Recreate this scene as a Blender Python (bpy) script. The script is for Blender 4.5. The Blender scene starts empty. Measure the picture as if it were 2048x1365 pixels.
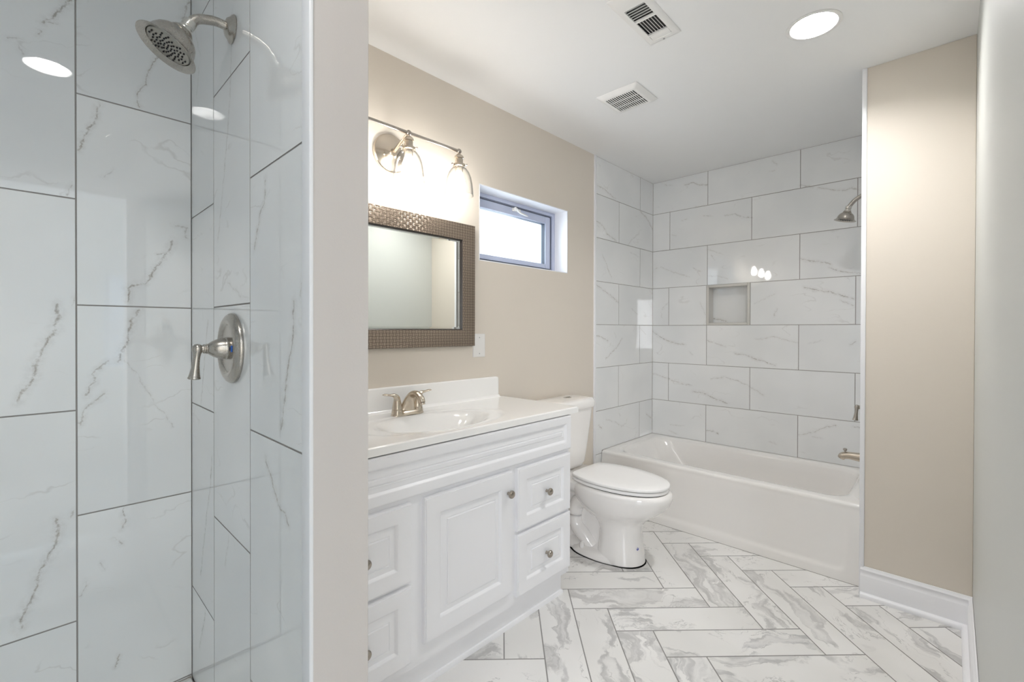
import bpy, bmesh, math, random
from mathutils import Vector, Matrix
random.seed(7)
C = bpy.context.scene.collection
SC = bpy.context.scene

# ------------------------------------------------------------------ camera
cam_d = bpy.data.cameras.new('camera')
cam = bpy.data.objects.new('camera', cam_d); C.objects.link(cam)
CAM_H = 1.2299
cam_d.sensor_fit = 'HORIZONTAL'; cam_d.sensor_width = 36.0
cam_d.lens = 917.95 * 36.0 / 2048.0
cam_d.shift_y = -(682.5 - 665.04) / 2048.0
cam_d.clip_start = 0.02
cam_d.dof.use_dof = True; cam_d.dof.focus_distance = 2.0; cam_d.dof.aperture_fstop = 11.0
cam.matrix_world = (Matrix.Translation((0, 0, CAM_H)) @ Matrix.Rotation(math.radians(43.778), 4, 'Z')
                    @ Matrix.Rotation(math.radians(90 - 0.335), 4, 'X') @ Matrix.Rotation(math.radians(0.1416), 4, 'Z'))
SC.camera = cam

# ------------------------------------------------------------------ view, world, light
SC.view_settings.view_transform = 'Standard'; SC.view_settings.look = 'None'
SC.view_settings.gamma = 1.0; SC.view_settings.use_curve_mapping = False
SC.view_settings.exposure = 1.73
SC.cycles.use_denoising = True
SC.cycles.max_bounces = 10; SC.cycles.diffuse_bounces = 6; SC.cycles.glossy_bounces = 5
SC.cycles.transparent_max_bounces = 12
SC.cycles.caustics_reflective = False; SC.cycles.caustics_refractive = False
SC.cycles.sample_clamp_indirect = 6.0
world = bpy.data.worlds.new('daylight'); SC.world = world; world.use_nodes = True
wn = world.node_tree; bg = wn.nodes['Background']
bg.inputs['Color'].default_value = (0.80, 0.90, 1.0, 1); bg.inputs['Strength'].default_value = 0.8

BULB_W = 22.5       # emission of the vanity bulbs
CAN_W = (114.0, 42.0)   # emission of the recessed lamps
HALL_W = 3.0       # emission of the added fill lamp in the unseen hall

def area_light(name, loc, size, sizey, energy, color, rot):
    d = bpy.data.lights.new(name, 'AREA'); d.shape = 'RECTANGLE'; d.size = size; d.size_y = sizey
    d.energy = energy; d.color = color
    o = bpy.data.objects.new(name, d); C.objects.link(o); o.location = loc; o.rotation_euler = rot
    return o
# daylight through the small bathroom window; added fill lights at made-up hall side windows
area_light('window_daylight', (-2.06, 2.0, 1.80), 0.66, 0.36, 1.2, (0.82, 0.91, 1.0), (0, math.radians(-90), 0))
area_light('hall_fill', (1.20, -1.57, 1.35), 1.0, 1.0, 23.0, (0.95, 0.96, 1.0), (math.radians(90), 0, 0))  # added fill, sent through the doorway onto the vanity side
area_light('hall_fill_blue', (1.20, 1.57, 1.35), 1.0, 1.0, 17.0, (0.34, 0.66, 1.0), (math.radians(-90), 0, 0))  # added blue fill that tints the shower tiles

# ------------------------------------------------------------------ measured planes
XV, YB, YST, XSE, XR = -1.7916, 3.5525, 2.6639, -0.3032, 0.068
XSH, YSH = -1.825, 0.365
CEIL = 2.44
XPE, YPE = -0.878, 0.484
YTR = 2.702
YN = -1.0


# traced marble marks: (strength, width mm, [(along the wall, height), ...])
V_SHB= [(1, 6, [(0.086, 2.175), (0.055, 2.133), (0.038, 2.098), (0.02, 2.079)]), (0.8, 4, [(0.015, 2.053), (0.011, 2.04)]), (0.7, 4, [(0.03, 2.083), (0.053, 2.089)]), (0.5, 4, [(-0.045, 2.006), (-0.018, 2.016)]), (0.5, 4, [(-0.026, 1.993), (-0.015, 1.978)]), (0.6, 4, [(0.079, 1.643), (0.069, 1.612)]), (1, 7, [(0.047, 1.301), (0.05, 1.262), (0.039, 1.219), (0.021, 1.185), (0.005, 1.137), (0.002, 1.102), (-0.02, 1.056), (-0.027, 1.03)]), (0.6, 4, [(0.084, 1.324), (0.081, 1.298)]), (1, 7, [(0.047, 0.69), (0.048, 0.661), (0.036, 0.604), (0.019, 0.564), (0.006, 0.534), (0.001, 0.496), (-0.024, 0.442), (-0.027, 0.414)]), (0.6, 5, [(0.083, 0.707), (0.077, 0.686)]), (0.8, 6, [(0.359, 2.313), (0.34, 2.245)]), (0.9, 4, [(0.275, 2.096), (0.254, 2.043), (0.245, 2.001), (0.226, 1.962), (0.224, 1.938), (0.232, 1.918)]), (0.9, 5, [(0.139, 1.9), (0.13, 1.853), (0.121, 1.828), (0.106, 1.794), (0.093, 1.75)]), (0.4, 4, [(0.17, 1.708), (0.147, 1.682)]), (1, 6, [(0.316, 1.514), (0.3, 1.476), (0.268, 1.425), (0.252, 1.387), (0.243, 1.372), (0.216, 1.362), (0.201, 1.349), (0.204, 1.314)]), (0.6, 4, [(0.307, 1.477), (0.274, 1.467)]), (1, 6, [(0.228, 1.289), (0.212, 1.257), (0.199, 1.196), (0.186, 1.158), (0.178, 1.128)]), (1, 5, [(0.154, 1.129), (0.137, 1.115), (0.124, 1.101), (0.126, 1.071), (0.115, 1.058), (0.107, 1.032)]), (0.8, 5, [(0.146, 1.036), (0.121, 1.013), (0.104, 0.993), (0.094, 0.951)]), (0.45, 3, [(0.194, 1.135), (0.242, 1.046), (0.267, 0.992), (0.293, 0.953), (0.313, 0.91)]), (0.9, 5, [(0.19, 0.679), (0.196, 0.644), (0.185, 0.62)]), (0.7, 4, [(0.168, 0.599), (0.185, 0.571)]), (0.6, 4, [(0.138, 0.534), (0.145, 0.514)]), (0.7, 4, [(0.105, 0.488), (0.093, 0.449)]), (0.8, 4, [(0.179, 0.237), (0.173, 0.202)]), (0.6, 5, [(0.317, 1.568), (0.354, 1.564), (0.35, 1.532)])]
V_SHS= [(0.5, 4, [(-1.723, 2.049), (-1.755, 1.981)]), (0.7, 4, [(-1.619, 1.257), (-1.649, 1.166), (-1.704, 0.994)]), (0.8, 4, [(-1.576, 0.856), (-1.593, 0.762), (-1.657, 0.611), (-1.713, 0.446)]), (0.7, 5, [(-1.653, 0.35), (-1.727, 0.211)]), (0.6, 4, [(-1.37, 2.069), (-1.384, 1.944), (-1.393, 1.854), (-1.417, 1.768), (-1.455, 1.635), (-1.51, 1.484)]), (0.35, 4, [(-1.418, 1.356), (-1.302, 1.314)]), (0.5, 4, [(-1.407, 0.667), (-1.445, 0.576)]), (0.9, 6, [(-1.124, 1.568), (-1.13, 1.518), (-1.16, 1.495), (-1.202, 1.419)]), (1, 7, [(-0.96, 1.289), (-0.965, 1.218), (-0.986, 1.167), (-1.008, 1.092), (-1.028, 1.021)]), (0.7, 5, [(-0.92, 1.327), (-0.925, 1.297)]), (1, 6, [(-1.122, 0.933), (-1.093, 0.905), (-1.066, 0.873), (-1.037, 0.845), (-1.008, 0.842), (-0.992, 0.822)]), (0.4, 4, [(-1.773, 2.197), (-1.71, 2.091)])]
V_TB= [(0.6, 4, [(-1.693, 2.41), (-1.628, 2.391)]), (1, 5, [(-1.526, 2.374), (-1.46, 2.376), (-1.406, 2.348), (-1.348, 2.335)]), (0.7, 4, [(-0.906, 2.409), (-0.88, 2.373)]), (0.5, 4, [(-0.923, 2.339), (-0.893, 2.336)]), (0.9, 5, [(-0.734, 2.2), (-0.667, 2.173)]), (0.9, 5, [(-0.636, 2.163), (-0.545, 2.131), (-0.494, 2.116), (-0.459, 2.122), (-0.424, 2.105)]), (0.6, 4, [(-1.378, 2.103), (-1.31, 2.089)]), (0.9, 5, [(-1.22, 2.081), (-1.151, 2.08), (-1.085, 2.045), (-1.034, 2.033)]), (0.5, 4, [(-1.626, 1.994), (-1.592, 1.984)]), (0.6, 4, [(-1.345, 1.841), (-1.309, 1.829), (-1.258, 1.807), (-1.233, 1.794)]), (0.6, 4, [(-1.319, 1.798), (-1.293, 1.759)]), (0.6, 4, [(-1.768, 1.733), (-1.72, 1.746), (-1.66, 1.712), (-1.567, 1.677), (-1.483, 1.648)]), (0.8, 4, [(-1.456, 1.716), (-1.402, 1.679)]), (0.5, 4, [(-1.339, 1.642), (-1.257, 1.63), (-1.198, 1.61)]), (1, 6, [(-0.736, 1.711), (-0.688, 1.692), (-0.633, 1.682), (-0.565, 1.657)]), (1, 6, [(-0.572, 1.635), (-0.543, 1.615), (-0.477, 1.596), (-0.407, 1.586)]), (1, 6, [(-0.711, 1.518), (-0.632, 1.491), (-0.564, 1.478), (-0.498, 1.448), (-0.444, 1.428)]), (0.7, 5, [(-0.512, 1.422), (-0.448, 1.387)]), (0.7, 4, [(-1.706, 1.399), (-1.659, 1.454)]), (0.5, 4, [(-1.401, 1.444), (-1.359, 1.346)]), (0.4, 4, [(-1.017, 1.419), (-0.884, 1.481)]), (0.6, 5, [(-0.871, 1.38), (-0.892, 1.327)]), (0.5, 4, [(-1.448, 2.188), (-1.352, 2.178)]), (0.5, 4, [(-1.547, 2.093), (-1.502, 2.102)]), (1, 7, [(-1.794, 1.222), (-1.716, 1.166), (-1.623, 1.129), (-1.522, 1.115)]), (0.8, 5, [(-1.342, 1.15), (-1.281, 1.131), (-1.212, 1.107)]), (1, 6, [(-1.145, 1.059), (-1.089, 1.056), (-1.016, 1.03), (-0.954, 1.013), (-0.885, 0.988)]), (0.6, 5, [(-1.007, 1.166), (-0.903, 1.182), (-0.827, 1.169), (-0.746, 1.143)]), (0.9, 5, [(-0.459, 1.141), (-0.435, 1.163)]), (0.5, 4, [(-0.683, 1.14), (-0.607, 1.164)]), (0.9, 5, [(-1.792, 0.87), (-1.714, 0.853), (-1.621, 0.827), (-1.543, 0.806), (-1.466, 0.796)]), (1, 7, [(-1.455, 0.754), (-1.371, 0.747), (-1.299, 0.717), (-1.195, 0.685)]), (0.7, 5, [(-1.315, 0.861), (-1.211, 0.882), (-1.125, 0.86), (-1.06, 0.831), (-1.006, 0.802), (-0.953, 0.773)]), (0.6, 4, [(-1.642, 0.416), (-1.574, 0.4)]), (0.5, 4, [(-1.631, 0.468), (-1.519, 0.473)]), (0.9, 5, [(-1.349, 0.462), (-1.298, 0.464), (-1.258, 0.45)]), (0.6, 4, [(-0.916, 0.452), (-0.874, 0.445)]), (0.7, 5, [(-0.735, 0.529), (-0.642, 0.566), (-0.575, 0.608), (-0.531, 0.62)]), (0.7, 4, [(-0.446, 0.627), (-0.405, 0.624)]), (0.5, 4, [(-0.657, 0.528), (-0.604, 0.528)]), (0.5, 5, [(-1.478, 1.057), (-1.457, 1.037)])]
V_TL= [(0.9, 6, [(2.713, 2.239), (2.81, 2.232), (2.922, 2.201), (2.97, 2.196)]), (0.6, 4, [(2.738, 2.4), (2.765, 2.373)]), (1, 6, [(3.324, 2.176), (3.427, 2.145), (3.487, 2.11), (3.548, 2.063)]), (1, 6, [(2.715, 1.988), (2.803, 1.969), (2.849, 1.926), (2.982, 1.885)]), (0.7, 4, [(3.315, 1.993), (3.206, 1.928), (3.143, 1.876)]), (0.8, 5, [(2.796, 1.761), (2.841, 1.706), (2.888, 1.641), (2.916, 1.613)]), (0.5, 4, [(3.185, 1.828), (3.316, 1.811)]), (1, 6, [(2.718, 1.543), (2.852, 1.498), (3.014, 1.435)]), (0.6, 4, [(3.21, 1.395), (3.309, 1.349)]), (1, 6, [(2.71, 1.193), (2.788, 1.178), (2.869, 1.153)]), (1, 5, [(3.068, 1.165), (3.0, 1.105), (2.842, 1.021)]), (0.5, 4, [(2.961, 1.207), (2.98, 1.176)]), (0.8, 7, [(2.757, 0.557), (2.792, 0.533)]), (0.6, 5, [(2.854, 0.582), (2.966, 0.551), (3.063, 0.506), (3.133, 0.517), (3.143, 0.547)]), (0.9, 7, [(3.448, 0.549), (3.531, 0.504)]), (0.5, 4, [(3.329, 1.249), (3.442, 1.194)])]
FLOOR_SEED = 11
# ------------------------------------------------------------------ node helpers
def new_mat(name):
    m = bpy.data.materials.new(name); m.use_nodes = True
    nt = m.node_tree; return m, nt, nt.nodes['Principled BSDF']
def simple(name, col, rough=0.5, metal=0.0, bump=0.0, bscale=200.0, coat=0.0, spec=0.5, var=0.0):
    m, nt, b = new_mat(name)
    b.inputs['Base Color'].default_value = (*col, 1); b.inputs['Roughness'].default_value = rough
    b.inputs['Metallic'].default_value = metal; b.inputs['Coat Weight'].default_value = coat
    b.inputs['Coat Roughness'].default_value = 0.05
    b.inputs['Specular IOR Level'].default_value = spec
    tc = nt.nodes.new('ShaderNodeTexCoord')
    if var > 0:
        n2 = nt.nodes.new('ShaderNodeTexNoise'); n2.inputs['Scale'].default_value = 3.0
        nt.links.new(tc.outputs['Object'], n2.inputs['Vector'])
        mx = nt.nodes.new('ShaderNodeMix'); mx.data_type = 'RGBA'
        mx.inputs[6].default_value = (*[c * (1 - var) for c in col], 1); mx.inputs[7].default_value = (*[min(1, c * (1 + var)) for c in col], 1)
        nt.links.new(n2.outputs['Fac'], mx.inputs[0]); nt.links.new(mx.outputs[2], b.inputs['Base Color'])
    if bump > 0:
        n = nt.nodes.new('ShaderNodeTexNoise'); n.inputs['Scale'].default_value = bscale; n.inputs['Detail'].default_value = 3
        nt.links.new(tc.outputs['Object'], n.inputs['Vector'])
        bp = nt.nodes.new('ShaderNodeBump'); bp.inputs['Strength'].default_value = bump; bp.inputs['Distance'].default_value = 0.001
        nt.links.new(n.outputs['Fac'], bp.inputs['Height']); nt.links.new(bp.outputs['Normal'], b.inputs['Normal'])
    return m
def emis(name, col, s):
    m = bpy.data.materials.new(name); m.use_nodes = True; nt = m.node_tree
    nt.nodes.remove(nt.nodes['Principled BSDF'])
    e = nt.nodes.new('ShaderNodeEmission'); e.inputs['Color'].default_value = (*col, 1); e.inputs['Strength'].default_value = s
    nt.links.new(e.outputs[0], nt.nodes['Material Output'].inputs['Surface']); return m

class NB:
    """small node-graph builder"""
    def __init__(s, nt): s.nt = nt
    def _in(s, sock, v):
        if hasattr(v, 'is_linked') or isinstance(v, bpy.types.NodeSocket): s.nt.links.new(v, sock)
        else: sock.default_value = v
    def math(s, op, a, b=0.0, c=None, clamp=False):
        n = s.nt.nodes.new('ShaderNodeMath'); n.operation = op; n.use_clamp = clamp
        s._in(n.inputs[0], a); s._in(n.inputs[1], b)
        if c is not None: s._in(n.inputs[2], c)
        return n.outputs[0]
    def vec(s, op, a, b=(0, 0, 0), scale=None):
        n = s.nt.nodes.new('ShaderNodeVectorMath'); n.operation = op
        s._in(n.inputs[0], a)
        if op != 'SCALE': s._in(n.inputs[1], b)
        if scale is not None: s._in(n.inputs['Scale'], scale)
        return n.outputs['Value'] if op in ('DOT_PRODUCT', 'DISTANCE', 'LENGTH') else n.outputs['Vector']
    def noise(s, v, scale, detail=3, rough=0.5, dist=0.0):
        n = s.nt.nodes.new('ShaderNodeTexNoise'); s.nt.links.new(v, n.inputs['Vector'])
        n.inputs['Scale'].default_value = scale; n.inputs['Detail'].default_value = detail
        n.inputs['Roughness'].default_value = rough; n.inputs['Distortion'].default_value = dist
        return n
    def ramp(s, v, a, b, lo=0.0, hi=1.0, smooth=True):
        n = s.nt.nodes.new('ShaderNodeMapRange'); n.interpolation_type = 'SMOOTHSTEP' if smooth else 'LINEAR'
        s._in(n.inputs['Value'], v)
        n.inputs['From Min'].default_value = a; n.inputs['From Max'].default_value = b
        n.inputs['To Min'].default_value = lo; n.inputs['To Max'].default_value = hi
        return n.outputs[0]
    def mix(s, f, a, b):
        n = s.nt.nodes.new('ShaderNodeMix'); n.data_type = 'RGBA'
        s._in(n.inputs[0], f)
        for i, v in ((6, a), (7, b)):
            if isinstance(v, tuple): n.inputs[i].default_value = (*v, 1)
            else: s.nt.links.new(v, n.inputs[i])
        return n.outputs[2]

def wall_marble(name, veins, uaxis, gloss=0.018, dark=0.75):
    """polished white porcelain with thin taupe veins; veins = traced marks in wall metres"""
    m, nt, b = new_mat(name); g = NB(nt)
    uv = nt.nodes.new('ShaderNodeUVMap').outputs[0]
    at = nt.nodes.new('ShaderNodeAttribute'); at.attribute_name = 'tile_id'
    tid = g.vec('SCALE', at.outputs['Vector'], scale=53.0)
    # faint veins of each tile's own
    loc = g.vec('ADD', uv, tid)
    w1 = g.noise(loc, 7.0, 4, 0.6)
    wv = g.vec('SCALE', g.vec('SUBTRACT', w1.outputs['Color'], (0.5, 0.5, 0.5)), scale=0.10)
    loc2 = g.vec('ADD', loc, wv)
    mp = nt.nodes.new('ShaderNodeMapping'); nt.links.new(loc2, mp.inputs['Vector'])
    mp.inputs['Rotation'].default_value = (0, 0, math.radians(35 if uaxis == 'h' else -32)); mp.inputs['Scale'].default_value = (1.2, 3.4, 1)
    rn = g.noise(mp.outputs[0], 2.2, 2, 0.5).outputs['Fac']
    rid = g.math('ABSOLUTE', g.math('SUBTRACT', rn, 0.5))
    line = g.ramp(rid, 0.0, 0.011, 1.0, 0.0)
    mask = g.ramp(g.noise(loc, 5.0, 2).outputs['Fac'], 0.52, 0.66)
    faint = g.math('MULTIPLY', g.math('MULTIPLY', line, mask), 0.24)
    # traced veins
    pos = nt.nodes.new('ShaderNodeNewGeometry').outputs['Position']
    sep = nt.nodes.new('ShaderNodeSeparateXYZ'); nt.links.new(pos, sep.inputs[0])
    cmb = nt.nodes.new('ShaderNodeCombineXYZ')
    nt.links.new(sep.outputs[0 if uaxis == 'h' else 1], cmb.inputs[0]); nt.links.new(sep.outputs[2], cmb.inputs[1])
    p0 = cmb.outputs[0]
    wa = g.noise(p0, 28.0, 6, 0.68)
    wob = g.vec('SCALE', g.vec('SUBTRACT', wa.outputs['Color'], (0.5, 0.5, 0.5)), scale=0.034)
    wob = g.vec('MULTIPLY', wob, (1, 1, 0))
    p = g.vec('ADD', p0, wob)
    tot = None
    for (st, w, pts) in veins:
        d = None
        for i in range(len(pts) - 1):
            a = pts[i]; c = pts[i + 1]; ba = (c[0] - a[0], c[1] - a[1]); L2 = max(1e-6, ba[0] ** 2 + ba[1] ** 2)
            pa = g.vec('SUBTRACT', p, (a[0], a[1], 0))
            h = g.math('MULTIPLY', g.vec('DOT_PRODUCT', pa, (ba[0] / L2, ba[1] / L2, 0)), 1.0, clamp=True)
            bn = nt.nodes.new('ShaderNodeVectorMath'); bn.operation = 'SCALE'; bn.inputs[0].default_value = (ba[0], ba[1], 0)
            nt.links.new(h, bn.inputs['Scale'])
            ds = g.vec('DISTANCE', pa, bn.outputs['Vector'])
            d = ds if d is None else g.math('MINIMUM', d, ds)
        f = g.math('MULTIPLY', g.ramp(d, 0.0, w * 0.00085, 1.0, 0.0), st)
        halo = g.math('MULTIPLY', g.ramp(d, 0.0, w * 0.0035, 0.22, 0.0), st)
        f = g.math('MAXIMUM', f, halo)
        tot = f if tot is None else g.math('MAXIMUM', tot, f)
    brk = g.ramp(g.noise(p0, 55.0, 4, 0.7).outputs['Fac'], 0.33, 0.62, 0.12, 1.0)
    tot = g.math('MULTIPLY', tot, brk) if tot is not None else 0.0
    allv = g.math('MAXIMUM', tot, faint, clamp=True)
    tone = g.ramp(g.noise(loc, 2.5, 2).outputs['Fac'], 0.3, 0.7)
    base = g.mix(tone, (0.775, 0.785, 0.785), (0.84, 0.845, 0.84))
    vcol = g.mix(g.noise(p0, 9.0, 2).outputs['Fac'], (0.17, 0.155, 0.145), (0.33, 0.255, 0.17))
    col = g.mix(g.math('MULTIPLY', allv, dark), base, vcol)
    nt.links.new(col, b.inputs['Base Color'])
    b.inputs['Roughness'].default_value = gloss; b.inputs['Specular IOR Level'].default_value = 0.8
    return m

def floor_marble():
    m, nt, b = new_mat('floor_marble'); g = NB(nt)
    uv = nt.nodes.new('ShaderNodeUVMap').outputs[0]
    at = nt.nodes.new('ShaderNodeAttribute'); at.attribute_name = 'tile_id'
    sepi = nt.nodes.new('ShaderNodeSeparateXYZ'); nt.links.new(at.outputs['Vector'], sepi.inputs[0])
    tid = g.vec('SCALE', at.outputs['Vector'], scale=61.0)
    loc = g.vec('ADD', uv, tid)
    w = g.noise(loc, 4.5, 5, 0.55)
    wv = g.vec('SCALE', g.vec('SUBTRACT', w.outputs['Color'], (0.5, 0.5, 0.5)), scale=0.28)
    l2 = g.vec('ADD', loc, wv)
    mp = nt.nodes.new('ShaderNodeMapping'); nt.links.new(l2, mp.inputs['Vector'])
    mp.inputs['Rotation'].default_value = (0, 0, math.radians(28)); mp.inputs['Scale'].default_value = (1.0, 2.9, 1)
    n = g.noise(mp.outputs[0], 2.6, 3, 0.5).outputs['Fac']
    shift = g.math('MULTIPLY', g.math('SUBTRACT', sepi.outputs[0], 0.55), 0.17)
    n = g.math('ADD', n, shift)
    # broad grey drifts, streaked along their flow, with a crisp darker rim on one side
    st = nt.nodes.new('ShaderNodeMapping'); nt.links.new(l2, st.inputs['Vector'])
    st.inputs['Rotation'].default_value = (0, 0, math.radians(28)); st.inputs['Scale'].default_value = (1.2, 11.0, 1)
    streak = g.noise(st.outputs[0], 3.0, 4, 0.6).outputs['Fac']
    patch = g.math('MULTIPLY', g.ramp(n, 0.552, 0.572), g.ramp(n, 0.585, 0.70, 1.0, 0.15))
    patch = g.math('MULTIPLY', patch, g.ramp(streak, 0.36, 0.60, 0.30, 1.0))
    soft = g.math('MULTIPLY', g.ramp(n, 0.50, 0.56), g.math('MULTIPLY', g.ramp(streak, 0.50, 0.62), 0.45))
    rim = g.ramp(g.math('ABSOLUTE', g.math('SUBTRACT', n, 0.556)), 0.0, 0.005, 1.0, 0.0)
    rim = g.math('MULTIPLY', rim, g.ramp(g.noise(loc, 14.0, 3).outputs['Fac'], 0.40, 0.62, 0.05, 1.0))
    # thin veins
    n2 = g.noise(g.vec('ADD', mp.outputs[0], (3.3, 7.7, 0)), 3.4, 4, 0.55).outputs['Fac']
    vein = g.ramp(g.math('ABSOLUTE', g.math('SUBTRACT', n2, 0.5)), 0.0, 0.010, 1.0, 0.0)
    vein = g.math('MULTIPLY', vein, g.ramp(g.noise(loc, 5.0, 2).outputs['Fac'], 0.46, 0.60))
    f = g.math('MAXIMUM', g.math('MAXIMUM', g.math('MULTIPLY', patch, 0.55), soft), g.math('MAXIMUM', g.math('MULTIPLY', rim, 0.70), g.math('MULTIPLY', vein, 0.55)))
    tone = g.ramp(g.noise(loc, 3.0, 2).outputs['Fac'], 0.3, 0.7)
    base = g.mix(tone, (0.74, 0.73, 0.71), (0.81, 0.80, 0.785))
    vcol = g.mix(sepi.outputs[1], (0.25, 0.253, 0.26), (0.31, 0.30, 0.29))
    nt.links.new(g.mix(f, base, vcol), b.inputs['Base Color'])
    b.inputs['Roughness'].default_value = 0.28; b.inputs['Specular IOR Level'].default_value = 0.4
    return m

def brushed(name, col, rough=0.26):
    m, nt, b = new_mat(name); g = NB(nt)
    b.inputs['Base Color'].default_value = (*col, 1); b.inputs['Metallic'].default_value = 1.0
    tc = nt.nodes.new('ShaderNodeTexCoord')
    n = g.noise(tc.outputs['Object'], 900.0, 2, 0.5).outputs['Fac']
    nt.links.new(g.ramp(n, 0.2, 0.8, rough - 0.02, rough + 0.02), b.inputs['Roughness'])
    return m

def woven():
    """pressed basket-weave strips of the mirror frame"""
    m, nt, b = new_mat('woven_frame'); g = NB(nt)
    tc = nt.nodes.new('ShaderNodeTexCoord'); sp = nt.nodes.new('ShaderNodeSeparateXYZ'); nt.links.new(tc.outputs['Object'], sp.inputs[0])
    y = sp.outputs[1]; z = sp.outputs[2]
    cw = 0.0165
    iy = g.math('FLOOR', g.math('DIVIDE', y, cw)); iz = g.math('FLOOR', g.math('DIVIDE', z, cw * 0.8))
    par = g.math('MODULO', g.math('ABSOLUTE', g.math('ADD', iy, iz)), 2.0)
    fy = g.math('FRACT', g.math('DIVIDE', y, 0.0055)); fz = g.math('FRACT', g.math('DIVIDE', z, 0.0044))
    def bump(f): return g.math('SINE', g.math('MULTIPLY', f, math.pi))
    cy = g.math('SINE', g.math('MULTIPLY', g.math('FRACT', g.math('DIVIDE', y, cw)), math.pi))
    cz = g.math('SINE', g.math('MULTIPLY', g.math('FRACT', g.math('DIVIDE', z, cw * 0.8)), math.pi))
    hA = g.math('MULTIPLY', g.math('POWER', bump(fy), 0.5), g.math('POWER', cz, 0.35))
    hB = g.math('MULTIPLY', g.math('POWER', bump(fz), 0.5), g.math('POWER', cy, 0.35))
    h = g.math('ADD', g.math('MULTIPLY', hA, par), g.math('MULTIPLY', hB, g.math('SUBTRACT', 1.0, par)))
    nt.links.new(g.mix(g.ramp(h, 0.2, 0.9), (0.070, 0.050, 0.037), (0.35, 0.285, 0.225)), b.inputs['Base Color'])
    bp = nt.nodes.new('ShaderNodeBump'); bp.inputs['Strength'].default_value = 0.9; bp.inputs['Distance'].default_value = 0.0014
    nt.links.new(h, bp.inputs['Height']); nt.links.new(bp.outputs['Normal'], b.inputs['Normal'])
    b.inputs['Metallic'].default_value = 0.75; b.inputs['Roughness'].default_value = 0.32
    return m

def clear_glass(name, tint=(1, 1, 1), refl=1.0, edge=0.0):
    m = bpy.data.materials.new(name); m.use_nodes = True; nt = m.node_tree
    nt.nodes.remove(nt.nodes['Principled BSDF'])
    tr = nt.nodes.new('ShaderNodeBsdfTransparent'); gg = NB(nt)
    lw2 = nt.nodes.new('ShaderNodeLayerWeight'); lw2.inputs['Blend'].default_value = 0.5
    nt.links.new(gg.mix(gg.math('MULTIPLY', gg.math('POWER', lw2.outputs['Facing'], 3.0), edge), tint, (0.25, 0.26, 0.26)), tr.inputs[0])
    gl = nt.nodes.new('ShaderNodeBsdfGlossy'); gl.inputs['Roughness'].default_value = 0.02
    lw = nt.nodes.new('ShaderNodeLayerWeight'); lw.inputs['Blend'].default_value = 0.5
    pw = nt.nodes.new('ShaderNodeMath'); pw.operation = 'POWER'; pw.inputs[1].default_value = 4.0
    nt.links.new(lw.outputs['Facing'], pw.inputs[0])
    mul = nt.nodes.new('ShaderNodeMath'); mul.operation = 'MULTIPLY_ADD'; mul.inputs[1].default_value = 0.6 * refl; mul.inputs[2].default_value = 0.035 * refl
    nt.links.new(pw.outputs[0], mul.inputs[0])
    mx = nt.nodes.new('ShaderNodeMixShader')
    nt.links.new(mul.outputs[0], mx.inputs[0]); nt.links.new(tr.outputs[0], mx.inputs[1]); nt.links.new(gl.outputs[0], mx.inputs[2])
    nt.links.new(mx.outputs[0], nt.nodes['Material Output'].inputs['Surface'])
    return m

# ------------------------------------------------------------------ materials
M_wall = simple('beige_paint', (0.70, 0.640, 0.562), 0.55, bump=0.15, bscale=260, spec=0.35, var=0.012)
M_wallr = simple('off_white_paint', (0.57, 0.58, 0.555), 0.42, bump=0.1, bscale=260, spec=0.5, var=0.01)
M_wallw = simple('partition_paint', (0.63, 0.59, 0.565), 0.5, bump=0.15, bscale=260, spec=0.35, var=0.012)
M_ceil = simple('ceiling_paint', (0.83, 0.83, 0.825), 0.8, bump=0.1, bscale=180, spec=0.2, var=0.012)
M_trim = simple('white_trim_paint', (0.84, 0.84, 0.86), 0.35, var=0.01)
M_door = simple('door_paint', (0.60, 0.61, 0.605), 0.45, var=0.01)
M_cab = simple('white_cabinet_lacquer', (0.84, 0.84, 0.86), 0.32, var=0.008)
M_cult = simple('cultured_marble_top', (0.89, 0.885, 0.87), 0.12, coat=0.3, var=0.006)
M_porc = simple('white_porcelain', (0.87, 0.85, 0.83), 0.07, coat=0.6, var=0.006)
M_seat = simple('seat_plastic', (0.89, 0.88, 0.87), 0.22)
M_tub = simple('tub_enamel', (0.83, 0.81, 0.785), 0.10, coat=0.5, var=0.006)
M_pan = simple('pan_acrylic', (0.78, 0.78, 0.75), 0.25)
M_nick = brushed('brushed_nickel', (0.50, 0.465, 0.42), 0.27)
M_nickd = brushed('darker_nickel', (0.42, 0.385, 0.35), 0.3)
M_nickw = brushed('warm_nickel', (0.62, 0.55, 0.46), 0.24)
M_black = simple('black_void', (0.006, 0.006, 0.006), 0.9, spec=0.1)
M_duct = simple('dark_duct', (0.05, 0.05, 0.048), 0.6, metal=0.3)  # near-black: shade inside the duct put into the colour
M_rubber = simple('nozzle_rubber', (0.02, 0.018, 0.02), 0.6)
M_plast = simple('white_plastic', (0.80, 0.79, 0.77), 0.4)
M_vinyl = simple('window_vinyl', (0.52, 0.56, 0.70), 0.35)
M_gasket = simple('gasket', (0.04, 0.05, 0.07), 0.5)
M_grout = simple('tile_grout', (0.34, 0.32, 0.305), 0.85, bump=0.3, bscale=500)
M_groutf = simple('floor_grout', (0.30, 0.29, 0.28), 0.85, bump=0.3, bscale=500)
M_caulk = simple('grey_caulk', (0.30, 0.28, 0.26), 0.7)
M_screw = simple('screw_steel', (0.45, 0.45, 0.45), 0.3, metal=1.0)
M_bulb = emis('bulb_glow', (1.0, 0.965, 0.915), BULB_W)
M_can = [emis('can_lamp_glow', (1.0, 0.99, 0.98), q) for q in CAN_W]
M_blue = simple('blue_ink', (0.05, 0.08, 0.42), 0.5)
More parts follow.
